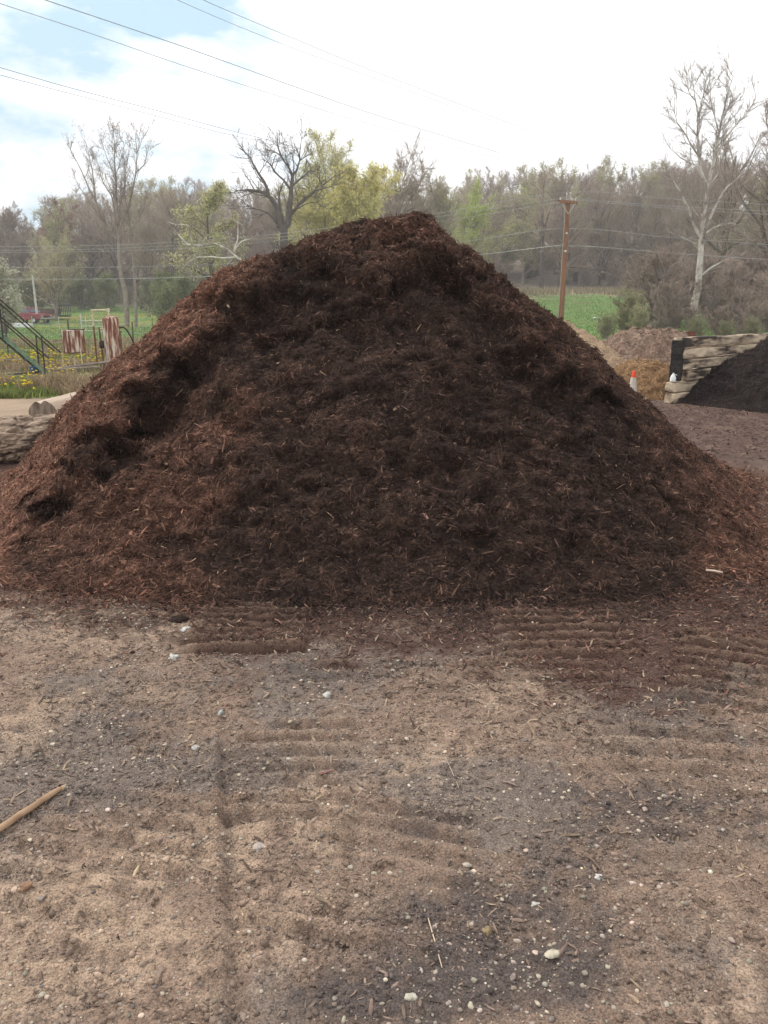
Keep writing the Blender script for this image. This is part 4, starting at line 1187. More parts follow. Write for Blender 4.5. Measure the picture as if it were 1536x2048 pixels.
wire([(-150, -80, 52), (91, 0, 60), (380, 98, 74), (600, 177, 90), (768, 235, 105), (1000, 306, 140)], "thickest high wire, from the top edge down to the right", .027, m_wired, gh)
wire([(-150, -42, 52), (0, 7, 57), (185, 68, 64), (370, 132, 74), (560, 193, 88), (750, 251, 105), (1000, 318, 140)], "high wire entering at the top left corner", .020, m_wired, gh)
wire([(250, -78, 60), (407, 0, 66), (590, 78, 78), (768, 150, 92), (1080, 268, 130), (1250, 322, 160)], "rightmost high wire, starting right of the top middle", .020, m_wired, gh)
wire([(220, -70, 60), (355, 0, 66), (560, 86, 78), (768, 163, 92), (1060, 268, 130), (1250, 330, 160)], "high wire just left of the rightmost one", .017, m_wired, gh)
wire([(-150, 92, 60), (0, 135, 66), (142, 176, 74), (310, 220, 88), (430, 253, 100), (540, 281, 115), (680, 318, 140)], "upper wire of the close pair low in the left sky", .022, m_wired, gh)
wire([(-150, 110, 60), (0, 150, 66), (140, 187, 74), (295, 227, 88), (420, 260, 100), (530, 286, 115), (680, 325, 140)], "lower wire of the close pair low in the left sky", .018, m_wired, gh)
# ------------------------------------------------------------------ trees
def grow(P0, D, Ln, Rd, K, rng, wander, trop, taper):
    n = len(P0); pts = np.empty((n, K, 3)); pts[:, 0] = P0; d = unit(np.array(D, float))
    for k in range(1, K):
        d = d + rng.normal(0, wander, (n, 3)); d[:, 2] += trop; d = unit(d)
        pts[:, k] = pts[:, k - 1] + d * (Ln / (K - 1))[:, None]
    return pts, Rd[:, None] * (1 - (1 - taper) * np.linspace(0, 1, K))[None]


def spawn(pts, rad, m, t0, t1, ang, angsd, lr, rr, rng, lens, rmin=.004):
    n, K, _ = pts.shape
    pi = np.repeat(np.arange(n), m); t = rng.uniform(t0, t1, len(pi))
    f = t * (K - 1); i = np.minimum(f.astype(int), K - 2); u = f - i
    p = pts[pi, i] * (1 - u)[:, None] + pts[pi, i + 1] * u[:, None]
    r = rad[pi, i] * (1 - u) + rad[pi, i + 1] * u
    d = unit(pts[pi, i + 1] - pts[pi, i])
    pe = rng.normal(size=(len(pi), 3)); pe = unit(pe - d * (pe * d).sum(1)[:, None])
    a = np.abs(rng.normal(ang, angsd, len(pi)))
    return p, d * np.cos(a)[:, None] + pe * np.sin(a)[:, None], lens[pi] * lr * rng.uniform(.6, 1.25, len(pi)) * (1.15 - .6 * t), np.maximum(r * rr, rmin)


def tubes(pts, rad, sides):
    n, K, _ = pts.shape
    T = np.gradient(pts, axis=1); T = unit(T)
    ref = np.where(np.abs(T[:, :1, 2:]) > .9, np.array([1., 0, 0]), np.array([0, 0, 1.]))
    a = unit(np.cross(T, ref)); b = np.cross(T, a)
    th = np.linspace(0, 2 * np.pi, sides, endpoint=False)
    V = pts[:, :, None] + (a[:, :, None] * np.cos(th)[:, None] + b[:, :, None] * np.sin(th)[:, None]) * rad[:, :, None, None]
    i = np.arange(n * K * sides).reshape(n, K, sides)
    q = np.stack([i[:, :-1], np.roll(i[:, :-1], -1, 2), np.roll(i[:, 1:], -1, 2), i[:, 1:]], -1).reshape(-1, 4)
    return V.reshape(-1, 3), q


def join(parts):
    V, Q, o = [], [], 0
    for v, q in parts:
        V.append(v); Q.append(q + o); o += len(v)
    return np.concatenate(V), Q


def leaf_quads(P, size, rng, droop=0.0):
    n = len(P); a = unit(rng.normal(size=(n, 3)) + np.array([0, 0, -droop])); b = rng.normal(size=(n, 3)); b = unit(b - a * (a * b).sum(1)[:, None])
    s = size * rng.uniform(.6, 1.4, n); l = a * s[:, None]; w_ = b * (s * .45)[:, None]
    V = np.stack([P - l * .5, P + w_ * .5, P + l * .5, P - w_ * .5], 1)
    return V.reshape(-1, 3), np.arange(n * 4).reshape(-1, 4)


def resample(pl, K):
    pl = np.array(pl); s = np.concatenate([[0], np.cumsum(np.linalg.norm(np.diff(pl, axis=0), axis=1))])
    t = np.linspace(0, s[-1], K)
    return np.stack([np.interp(t, s, pl[:, k]) for k in range(3)], 1), s[-1]


def add_tree(name, label, cat, loc, trunk, crowns, group=None, rz=0, sc=1.0):
    root = thing(name, label, cat, loc, group, rz); root.scale = (sc, sc, sc)
    link("trunk", trunk, root)
    for cm in crowns: link("crown", cm, root)
    return root


def bark(name, c1, c2, sc=3, rand=.15, **k): return mat(name, c1, c2, scale=sc, rough=.95, rand=rand, **k)


m_b_grey = bark("grey_bark", (.26, .23, .205), (.16, .14, .125))
m_b_dark = bark("dark_bark", (.14, .115, .10), (.085, .07, .062))
m_b_tan = bark("tan_bark", (.30, .25, .21), (.20, .165, .14))
m_b_white = bark("white_bark", (.62, .58, .52), (.33, .28, .23), sc=2.2, lo=.45, hi=.62)
m_tw_grey = bark("grey_twigs", (.42, .345, .262), (.32, .258, .192), rand=.2)
m_tw_mauve = bark("mauve_twigs", (.385, .305, .25), (.285, .222, .18), rand=.2)
m_tw_red = bark("budding_twigs", (.42, .29, .245), (.30, .21, .175), rand=.2)
m_tw_pale = bark("pale_twigs", (.36, .31, .27), (.25, .21, .18), rand=.1)


def leafm(n, a, b, **k): return mat(n, a, b, scale=.9, rough=.7, rand=.18, trans=.5, **k)


m_l_yel = leafm("yellow_green_leaves", (.76, .74, .38), (.62, .62, .29))
m_l_gold = leafm("golden_leaves", (.68, .61, .26), (.54, .53, .21))
m_l_grn = leafm("fresh_green_leaves", (.22, .25, .11), (.15, .19, .08))
m_l_olv = leafm("olive_leaves", (.46, .46, .24), (.34, .35, .18))
m_l_bud = leafm("reddish_buds", (.30, .17, .12), (.22, .14, .10))
m_l_shr = leafm("shrub_leaves", (.27, .32, .12), (.19, .24, .09))
m_l_wht = leafm("white_blossom", (.62, .60, .50), (.40, .42, .28))
m_l_lime = leafm("lime_leaves", (.48, .56, .17), (.38, .46, .14))


def proto(seed, H, tr, fork, nl, ang, spread, dens, m_trunk, m_twig, leaf=None, nleaf=0, lsize=.16, up=.10, twl=.16, stems=1, rmin=.012, sub=16, tw=11, lead=.66):
    """a whole tree standing at the origin -> (trunk mesh, [crown meshes])"""
    rng = np.random.default_rng(seed)
    n = stems
    P0 = rng.normal(0, .12 * (n > 1), (n, 3)); P0[:, 2] = -.2
    D = np.zeros((n, 3)); D[:, 2] = 1; D[:, :2] = rng.normal(0, .06 if n == 1 else .28, (n, 2))
    hl = np.full(n, H * lead) * rng.uniform(.85, 1, n)
    t_p, t_r = grow(P0, D, hl, np.full(n, tr), 10, rng, .05, .05, .12)
    p, d, l, r = spawn(t_p, t_r, nl, fork, .97, ang, .18, spread, .62, rng, hl, .03)
    b_p, b_r = grow(p, d, l, r, 7, rng, .14, up * .75, .22)
    p, d, l2, r = spawn(b_p, b_r, sub, .12, 1, .65, .25, .36, .55, rng, l, .015)
    c_p, c_r = grow(p, d, l2, r, 5, rng, .16, up * .7, .35)
    k = max(1, int(tw * dens))
    p, d, l3, r = spawn(c_p, c_r, k, .15, 1, .6, .3, .5, .6, rng, l2, rmin)
    l3 = np.maximum(l3, H * .02)
    d_p, d_r = grow(p, d, l3, np.full(len(p), rmin), 3, rng, .2, up * .3, .5)
    # top of the leader also carries twigs
    tv = join([tubes(t_p, t_r, 9), tubes(b_p, b_r, 6)])
    trunk = np_mesh("trunk", tv[0], tv[1], [m_trunk])
    top = float(np.percentile(d_p[:, -1, 2], 99.3))
    cv = join([tubes(c_p, c_r, 4), tubes(d_p, d_r, 3)])
    mats = [m_twig]; Q = cv[1]; V = cv[0]; mi = [np.zeros(sum(len(q) for q in Q))]
    if leaf is not None:
        k = rng.integers(0, len(d_p), nleaf); j = rng.integers(0, 3, nleaf)
        lp = d_p[k, j] + rng.normal(0, lsize * .9, (nleaf, 3))
        lv, lq = leaf_quads(lp, lsize, rng)
        Q = Q + [lq + len(V)]; V = np.concatenate([V, lv]); mats.append(leaf); mi.append(np.ones(nleaf))
    return trunk, [np_mesh("crown", V, Q, mats, midx=np.concatenate(mi))], top


def traced(name, label, base, Y, paths, r0, seed, m_trunk, m_twig, per_m=2.2, twl=(1.1, .8), rmin=.011, depth=.30, leaf=None, nleaf=0, lsize=.12, up=.06, lev=9, group=None):
    """a tree whose main limbs are measured from the photograph and given their own depth"""
    rng = np.random.default_rng(seed)
    bw = at(base[0], base[1], Y); g = float(gz(bw[0], Y)[0]); o = np.array([bw[0], Y, g])
    main, mr_, ml = [], [], []
    made = []
    for pth, ra, rb in paths:
        W = np.array([at(px, py, Y) for px, py in pth])
        start = W[0]; dy0 = 0.0
        if made:           # take the depth of the limb it grows from
            best = min(((np.linalg.norm(q[:, [0, 2]] - start[[0, 2]], axis=1).min(), q) for q in made), key=lambda z_: z_[0])
            q = best[1]; j = np.argmin(np.linalg.norm(q[:, [0, 2]] - start[[0, 2]], axis=1)); dy0 = q[j, 1] - Y
        L_ = np.linalg.norm(W[-1] - W[0]); tgt = dy0 + (rng.uniform(-1, 1) * depth * L_ if made else 0)
        t = np.linspace(0, 1, len(W)); dy = dy0 + (tgt - dy0) * t
        W2 = np.array([at(px, py, Y + dv) for (px, py), dv in zip(pth, dy)])
        if not made: W2[0, 2] = min(W2[0, 2], g - .2)
        made.append(resample(W2, 40)[0])
        nk = 24; rs = resample(W2, nk)[0]; rs, L_ = resample(rs[:22] if rb < .035 and len(made) > 1 else rs, 12); main.append(rs - o); mr_.append(np.linspace(ra, rb, 12)); ml.append(L_)
    main, mr_, ml = np.array(main), np.array(mr_), np.array(ml)
    main[:, 1:-1] += rng.normal(0, .012, main[:, 1:-1].shape) * ml[:, None, None] * .25
    A = []
    for k in range(len(main)):
        m = max(3, int(ml[k] * per_m)); t0 = .45 if k == 0 else .12
        A.append(spawn(main[k:k + 1], mr_[k:k + 1], m, t0, 1, .6, .25, .0, .5, rng, ml[k:k + 1], .018))
    p, d, _, r = [np.concatenate([a[i] for a in A]) for i in range(4)]
    r = np.minimum(r, .05)
    l = twl[0] * np.clip(rng.lognormal(-.12, .38, len(p)), .3, 1.35); keep = p[:, 2] > 1.2
    p, d, l, r = p[keep], d[keep], l[keep], r[keep]
    b_p, b_r = grow(p, d, l, r, 5, rng, .16, up, .35)
    p, d, l2, r = spawn(b_p, b_r, lev, .1, 1, .6, .3, .5, .6, rng, l, rmin)
    l2 = twl[1] * np.clip(rng.lognormal(-.25, .35, len(p)), .3, 1.3)
    c_p, c_r = grow(p, d, l2, np.full(len(p), rmin * 1.15), 4, rng, .18, up, .5)
    p, d, l3, r = spawn(c_p, c_r, 3, .2, 1, .55, .3, .5, .8, rng, l2, rmin * .8)
    d_p, d_r = grow(p, d, l3, np.full(len(p), rmin * .8), 3, rng, .2, up, .6)
    trunk = np_mesh("trunk", *tubes(main, mr_, 9)[:1], [tubes(main, mr_, 9)[1]], [m_trunk])
    cv = join([tubes(b_p, b_r, 4), tubes(c_p, c_r, 3), tubes(d_p, d_r, 3)])
    mats = [m_twig]; V, Q = cv; mi = [np.zeros(sum(len(q) for q in Q))]
    if leaf is not None:
        k = rng.integers(0, len(d_p), nleaf); lp = d_p[k, 2] + rng.normal(0, lsize, (nleaf, 3))
        lv, lq = leaf_quads(lp, lsize, rng); Q = Q + [lq + len(V)]; V = np.concatenate([V, lv]); mats.append(leaf); mi.append(np.ones(nleaf))
    return add_tree(name, label, "tree", o, trunk, [np_mesh("crown", V, Q, mats, midx=np.concatenate(mi))], group)


# white barked sycamore at the right
traced("sycamore_tree", "tall white barked bare sycamore rising above the thicket at the right", (1388, 652), 60, [
    ([(1386, 655), (1386, 636), (1394, 581), (1402, 510), (1402, 478), (1408, 437), (1415, 381), (1418, 368)], 0.300, 0.120),
    ([(1400, 474), (1386, 446), (1374, 411), (1362, 387), (1348, 364), (1338, 348)], 0.136, 0.040),
    ([(1416, 372), (1411, 366), (1401, 337), (1396, 304), (1395, 267), (1396, 230), (1391, 202), (1386, 174), (1390, 148)], 0.136, 0.016),
    ([(1418, 370), (1420, 352), (1427, 326), (1433, 295), (1440, 258), (1448, 220), (1457, 183), (1466, 156), (1475, 128)], 0.128, 0.016),
    ([(1396, 310), (1381, 289), (1370, 267), (1353, 243), (1346, 206)], 0.064, 0.016),
    ([(1401, 338), (1390, 330), (1377, 324), (1359, 315), (1347, 297)], 0.056, 0.012),
    ([(1431, 312), (1444, 290), (1457, 267), (1483, 237), (1505, 211), (1516, 178)], 0.072, 0.016),
    ([(1437, 262), (1427, 225), (1420, 190), (1424, 160)], 0.056, 0.016),
    ([(1396, 232), (1403, 205), (1410, 180), (1412, 150)], 0.048, 0.012),
    ([(1442, 245), (1452, 225), (1470, 205), (1482, 180)], 0.048, 0.012),
    ([(1390, 200), (1380, 190), (1372, 168), (1372, 145)], 0.040, 0.010),
    ([(1412, 456), (1430, 414), (1453, 375), (1471, 361), (1500, 330)], 0.104, 0.024),
    ([(1411, 466), (1435, 452), (1462, 446), (1478, 450)], 0.072, 0.024),
    ([(1403, 551), (1424, 534), (1453, 519), (1485, 510), (1503, 490)], 0.080, 0.024),
    ([(1402, 492), (1383, 484), (1353, 469), (1327, 460)], 0.056, 0.016),
    ([(1406, 445), (1398, 435), (1388, 420), (1377, 398)], 0.048, 0.016),
    ([(1424, 365), (1434, 350), (1440, 330)], 0.048, 0.016),
], .42, 401, m_b_white, m_tw_pale, per_m=2.6, twl=(1.5, .85), rmin=.011, up=.10, lev=9)

# the dark oak behind the heap
traced("oak_tree", "gnarled dark bare oak with crooked spreading limbs behind the crest of the mulch", (567, 600), 75, [
    ([(566, 610), (567, 560), (567, 495), (568, 450)], 0.620, 0.336),
    ([(563, 455), (560, 448), (555, 419), (549, 405), (541, 396), (533, 389), (519, 382), (494, 379), (475, 382), (458, 379)], 0.300, 0.032),
    ([(538, 393), (534, 375), (524, 357), (511, 338), (502, 318), (494, 306), (482, 299), (472, 292)], 0.160, 0.024),
    ([(556, 447), (545, 434), (536, 426), (519, 419), (506, 417), (499, 411), (482, 416)], 0.120, 0.024),
    ([(569, 452), (561, 419), (557, 394), (563, 373), (570, 358), (571, 345)], 0.160, 0.032),
    ([(570, 452), (577, 443), (578, 419), (581, 394), (584, 370), (585, 348)], 0.340, 0.144),
    ([(585, 350), (577, 335), (561, 311), (551, 304), (528, 299)], 0.112, 0.024),
    ([(562, 312), (556, 295), (555, 280), (553, 258)], 0.080, 0.016),
    ([(585, 352), (594, 340), (600, 319), (595, 301), (585, 284)], 0.112, 0.020),
    ([(600, 320), (599, 309), (602, 284), (605, 270)], 0.064, 0.016),
    ([(600, 321), (614, 311), (626, 301)], 0.056, 0.016),
    ([(579, 376), (572, 366), (565, 358), (551, 346), (543, 331), (534, 323), (517, 316)], 0.112, 0.024),
    ([(544, 333), (546, 325), (552, 307)], 0.048, 0.016),
    ([(519, 347), (525, 336), (534, 325)], 0.048, 0.016),
    ([(578, 434), (582, 429), (595, 412), (609, 397), (629, 382), (646, 377), (660, 374), (680, 374)], 0.176, 0.024),
    ([(645, 377), (643, 368), (634, 351), (634, 344)], 0.072, 0.016),
    ([(585, 371), (604, 355), (621, 341), (634, 345), (645, 348)], 0.104, 0.020),
    ([(646, 370), (663, 357), (678, 343), (690, 340)], 0.064, 0.016),
    ([(582, 430), (588, 418), (595, 417), (609, 409), (624, 404), (639, 406)], 0.096, 0.020),
    ([(587, 352), (588, 330), (584, 310), (580, 296)], 0.072, 0.016),
], .6, 402, m_b_dark, m_b_dark, per_m=1.5, twl=(1.6, 1.0), rmin=.013, up=.07, lev=7, depth=.4)

# two slim stems at the left
traced("cottonwood_tree", "tall slender bare tree with a fan of thin upright limbs left of the mulch", (252, 646), 88, [
    ([(253, 650), (252, 597), (243, 555), (238.6, 513), (236.5, 470), (236, 440), (234, 398), (233, 356), (229, 310), (226, 249)], 0.300, 0.012),
    ([(235, 480), (226, 469), (209, 444), (194.5, 408), (175.6, 373), (161, 335), (144, 308), (127, 272)], 0.136, 0.016),
    ([(192, 400), (188, 375), (186, 347), (178, 310), (167, 268)], 0.080, 0.016),
    ([(208, 443), (190, 420), (175, 398), (157, 371), (146, 348)], 0.072, 0.016),
    ([(234, 456), (230, 430), (224, 394), (205, 362), (194, 320), (184, 303)], 0.104, 0.016),
    ([(233, 357), (222, 335), (213, 314), (206, 290), (201, 272)], 0.064, 0.012),
    ([(240, 460), (243, 452), (251, 431), (260, 398), (263, 380)], 0.072, 0.016),
    ([(237, 440), (243, 400), (249, 370), (251, 343), (257, 310), (262, 272)], 0.088, 0.016),
    ([(232, 350), (240, 325), (247, 300), (248, 278)], 0.048, 0.012),
    ([(236, 420), (225, 385), (214, 360), (208, 340)], 0.056, 0.012),
    ([(239, 515), (220, 505), (196, 500)], 0.040, 0.012),
], .46, 403, m_b_tan, m_tw_pale, per_m=1.6, twl=(1.5, .9), rmin=.013, up=.16, lev=6, leaf=m_l_bud, nleaf=2600, lsize=.13)
traced("cottonwood_tree", "second slender bare stem just right of the fan shaped one", (272, 646), 88, [
    ([(271, 650), (273, 597), (268, 545), (262, 471), (255, 419), (251, 387), (250, 355), (250, 330)], 0.176, 0.016),
    ([(255, 425), (260, 400), (266, 377), (272, 343), (274, 303), (270, 261), (267, 247)], 0.104, 0.016),
    ([(262, 463), (270, 450), (278, 440), (289, 413), (295, 388)], 0.072, 0.016),
    ([(272, 345), (280, 338), (289, 329), (298, 293)], 0.056, 0.012),
    ([(274, 305), (281, 290), (284, 272)], 0.040, 0.012),
    ([(270, 560), (262, 580), (268, 596)], 0.048, 0.016),
], .34, 404, m_b_tan, m_tw_pale, per_m=1.6, twl=(1.4, .9), rmin=.013, up=.16, lev=6, leaf=m_l_bud, nleaf=1500, lsize=.13)

# pale broken sycamore limbs behind the left slope
traced("sycamore_tree", "pale broken sycamore with drooping white limbs behind the left slope of the mulch", (520, 596), 55, [
    ([(530, 640), (520, 570), (505, 540), (488, 525), (469, 512), (456, 500), (449, 490), (432, 487), (401, 488), (381, 490)], 0.128, 0.040),
    ([(382, 490), (374, 488), (357, 470), (337, 448), (330, 440)], 0.048, 0.016),
    ([(383, 491), (383, 480), (381, 468), (376, 449), (351, 449), (326, 440)], 0.056, 0.016),
    ([(468, 512), (469, 498), (476, 478), (476, 450), (476, 420)], 0.056, 0.016),
    ([(466, 505), (476, 490), (486, 481), (506, 476), (511, 471)], 0.056, 0.016),
    ([(449, 437), (464, 437), (483, 449), (496, 468), (500, 478)], 0.040, 0.016),
    ([(470, 514), (455, 516), (435, 515), (418, 514), (395, 514), (374, 525), (363, 546)], 0.064, 0.020),
    ([(395, 514), (385, 508), (375, 520)], 0.024, 0.010),
], .16, 405, m_b_white, m_tw_pale, per_m=2.0, twl=(1.0, .7), rmin=.010, up=.0, lev=5)

# leafy and bare trees standing before the wood; each is placed at its own distance
def put(name, label, cat, pr, px, Y, toppy, H, rz=0.0, group=None, base=None):
    x_ = at(px, 600, Y)[0]; g = float(gz(x_, Y)[0])
    h = at(px, toppy, Y)[2] - g
    return add_tree(name, label, cat, (x_, Y, g), pr[0], pr[1], group, rz, h / pr[2])


pY1 = proto(501, 20, .30, .18, 28, .75, .50, 1.0, m_b_grey, m_tw_grey, m_l_yel, 11000, .19, up=.10)
pY2 = proto(502, 16, .26, .12, 28, .95, .46, 1.0, m_b_grey, m_tw_grey, m_l_gold, 17000, .18, up=.06)
pB1 = proto(503, 20, .34, .20, 30, .85, .66, 1.1, m_b_grey, m_tw_grey, up=.08, tw=11, rmin=.015, lead=.6)
pO1 = proto(504, 18, .28, .15, 26, .8, .54, 1.0, m_b_grey, m_tw_grey, m_l_olv, 6000, .18)
pL1 = proto(505, 18, .28, .15, 26, .8, .54, 1.0, m_b_grey, m_tw_grey, m_l_lime, 11000, .20)
pW1 = proto(506, 14, .22, .25, 18, .7, .36, 1.0, m_b_dark, m_tw_grey, m_l_yel, 7000, .15, up=-.03)
put("maple_tree", "tall pale yellow green tree in young leaf right of the dark oak", "tree", pY1, 668, 92, 268, 20, .4)
put("maple_tree", "broad golden green tree in young leaf, below and right of the tall pale one", "tree", pY2, 702, 84, 334, 16, 1.2)
put("maple_tree", "lower golden green tree close behind the mulch crest", "tree", pY2, 640, 88, 378, 16, 3.1)
put("bare_tree", "round topped bare grey tree above the left shoulder of the mulch crest", "tree", pB1, 788, 98, 290, 20, 0)
put("willow_tree", "small olive green willow with drooping sprays left of the dark oak", "tree", pW1, 432, 78, 366, 14, 0)
put("leafy_tree", "olive green tree just right of the mulch crest", "tree", pO1, 868, 100, 352, 18, 2)
put("leafy_tree", "bright lime green tree right of the olive one at the crest", "tree", pL1, 938, 112, 372, 18, .6)
put("leafy_tree", "lime green rounded tree left of the utility pole", "tree", pL1, 1042, 150, 362, 18, 2.3)
put("leafy_tree", "dull green tree with a yellowish top at the far left of the wood", "tree", pO1, 108, 96, 455, 18, 4)
put("leafy_tree", "reddish brown budding tree at the left of the wood", "tree", proto(507, 16, .25, .2, 24, .6, .36, 1.1, m_b_grey, m_tw_red, m_l_bud, 5000, .14), 118, 124, 396, 16, 0)
put("bare_tree", "dark slender bare tree rising behind the utility pole, left of it", "tree", proto(508, 22, .26, .35, 16, .5, .3, .8, m_b_dark, m_tw_grey), 1082, 118, 318, 22, 0)
# dark bare trees at the right edge behind the sycamore
pR = proto(509, 20, .34, .22, 22, .7, .48, 1.0, m_b_dark, m_tw_mauve, up=.09, tw=10)
put("bare_tree", "dark bare tree with forked limbs at the right edge behind the sycamore", "tree", pR, 1512, 72, 205, 20, 0)
put("bare_tree", "dark bare tree directly behind the white sycamore", "tree", pR, 1440, 82, 255, 20, 2.1)
put("bare_tree", "bare tree cut by the right edge of the view", "tree", pR, 1585, 66, 230, 20, 4.0)
# shrubs and thickets
pS1 = proto(520, 4, .04, .03, 9, .8, .45, 1.0, m_b_grey, m_tw_grey, m_l_shr, 5000, .08, stems=9, rmin=.007, up=.06, sub=10, tw=8)
pS2 = proto(521, 5.5, .04, .05, 9, .7, .42, 1.0, m_b_grey, m_tw_mauve, m_l_bud, 500, .06, stems=14, rmin=.008, up=.07, sub=10, tw=8)
pS3 = proto(522, 5, .07, .1, 10, .75, .45, 1.0, m_b_dark, m_tw_grey, m_l_grn, 8000, .13, stems=5, rmin=.010, up=.05, sub=10, tw=8)
pS4 = proto(523, 5, .08, .15, 10, .8, .5, 1.0, m_b_dark, m_tw_grey, m_l_wht, 9000, .13, stems=4, rmin=.010, up=.05, sub=10, tw=8)
put("shrub", "green leafing shrub at the edge of the field, left of the bare thicket", "shrub", pS1, 1252, 45, 578, 4, 0)
put("shrub", "smaller green shrub at the foot of the field, left of the larger one", "shrub", pS1, 1215, 43, 628, 4, 2)
put("shrub", "green shrub low between the leafing shrub and the thicket", "shrub", pS1, 1290, 42, 608, 4, 4)
for i, (px, Y, tp, lab) in enumerate(((1318, 50, 500, "tall bare mauve thicket left of the sycamore trunk"), (1358, 52, 545, "bare mauve thicket in front of the sycamore trunk"), (1440, 50, 555, "bare brown thicket right of the sycamore trunk"),
                                      (1482, 46, 575, "low bare brown thicket at the right above the timber wall"), (1540, 48, 545, "bare thicket at the right edge above the timbers"), (1392, 46, 612, "low bare scrub above the rusty drum"),
        (1335, 56, 490, "tallest bare thicket, behind the others left of the sycamore trunk"), (1300, 54, 530, "thin bare thicket at the left end of the scrub"), (1415, 64, 505, "bare thicket close behind the sycamore trunk"),
        (1462, 54, 520, "bare thicket right of the sycamore, behind the brown one"), (1510, 55, 500, "tall bare thicket near the right edge"), (1345, 47, 560, "bare scrub in front of the tallest thicket"),
        (1450, 44, 610, "low scrub over the middle of the timber wall"), (1505, 43, 605, "low scrub over the right part of the timber wall"), (1570, 50, 520, "bare thicket cut by the right edge"), (1380, 63, 520, "bare thicket behind and just left of the sycamore foot"))):
    put("thicket", lab, "thicket", pS2, px, Y, tp, 5.5, i * 1.1)
for px, Y, tp, lab in ((1405, 40, 632, "small green shrub right of the rusty drum"), (1462, 41, 640, "small green shrub above the middle of the timber wall"), (1518, 40, 632, "small green shrub above the right end of the timber wall")):
    put("shrub", lab, "shrub", pS1, px, Y, tp, 4, px)
put("blossom_tree", "white blossoming small tree at the left edge above the stairs", "tree", pS4, 2, 62, 528, 5, 0)
for i, (px, Y, tp, lab) in enumerate(((118, 112, 540, "dark green bush at the meadow edge behind the pickup"), (160, 114, 552, "dark green bush right of the one behind the pickup"), (330, 84, 545, "large green bush right of the slender bare stems"), (372, 80, 552, "green bush close to the left slope of the mulch"),
                                      (215, 112, 548, "olive bush behind the slender bare stems"), (60, 112, 548, "green bush left of the pale service pole"), (296, 108, 560, "small bush between the bare stems and the large green bush"))):
    put("bush", lab, "bush", pS3, px, Y, tp, 5, i * 1.7, group=None)

# the wood on the hillside: every tree its own object, several kinds
kinds = [("bare_tree", "bare grey brown tree in the crowded wood on the hillside", proto(601, 18, .22, .10, 30, .80, .52, 1.3, m_b_grey, m_tw_grey, up=.1, rmin=.014)),
         ("bare_tree", "bare mauve brown tree in the crowded wood on the hillside", proto(602, 18, .2, .08, 32, .85, .54, 1.3, m_b_dark, m_tw_mauve, up=.1, rmin=.014)),
         ("bare_tree", "bare tall narrow tree in the crowded wood on the hillside", proto(603, 20, .2, .30, 26, .6, .44, 1.3, m_b_dark, m_tw_grey, up=.12, rmin=.014)),
         ("budding_tree", "reddish budding tree in the crowded wood on the hillside", proto(604, 17, .2, .2, 26, .8, .54, 1.2, m_b_grey, m_tw_red, m_l_bud, 5000, .16, rmin=.014)),
         ("leafing_tree", "olive tinged leafing tree in the crowded wood on the hillside", proto(605, 17, .2, .16, 26, .8, .54, 1.0, m_b_grey, m_tw_grey, m_l_olv, 6000, .20)),
         ("bare_tree", "bare wide crowned tree in the crowded wood on the hillside", proto(606, 18, .26, .12, 30, .95, .58, 1.2, m_b_dark, m_tw_mauve, up=.08, rmin=.014))]
rw = random.Random(77)
cnt = 0
gname = "trees of the wood on the hillside"
for row, (Y, stp, hmean) in enumerate(((124, 4.8, 13.5), (134, 5.0, 14.5), (148, 5.6, 15), (168, 6.4, 14.5), (195, 7.6, 14), (228, 9, 13.5), (262, 11, 13))):
    half = .56 * Y
    x_ = -half
    while x_ < half:
        xx = x_ + rw.uniform(-.4, .4) * stp; yy = Y + rw.uniform(-6, 6)
        x_ += stp
        px, _ = proj(np.array([[xx, yy, 5.0]])); px = float(px[0])
        if 690 < px < 830 and row < 2: continue
        lft = px < 760
        k = rw.choices(range(6), (2.6, 2.0, 1.2, 1.1 if lft else .3, 3.4 if lft else 1.3, 2.2))[0]
        if 800 < px < 1080 and rw.random() < .35: k = 4
        h = hmean * rw.uniform(.82, 1.12) * np.interp(px, [-100, 0, 150, 400, 900, 1100, 1300, 1700], [.86, .93, 1.08, 1.18, .94, 1.06, 1.10, 1.10])
        nm, lb, pr = kinds[k]
        add_tree(nm, lb, "tree", (xx, yy, float(gz(xx, yy)[0])), pr[0], pr[1], gname, rw.uniform(0, 6.28), h / pr[2])
        cnt += 1
# underbrush at the foot of the wood
for i in range(130):
    yy = rw.uniform(117, 150); xx = rw.uniform(-.55, .55) * yy; px = float(proj(np.array([[xx, yy, 3.]]))[0][0])
    if px > 760: yy += 8
    pr = pS3 if rw.random() < (.7 if px < 500 else .35) else pS2
    add_tree("undergrowth_bush", "leafy dark green bush at the foot of the wood" if pr is pS3 else "bare twiggy bush at the foot of the wood", "bush", (xx, yy, float(gz(xx, yy)[0])), pr[0], pr[1], "bushes at the foot of the wood", rw.uniform(0, 6.28), rw.uniform(.7, 1.35))
print("wood", cnt)

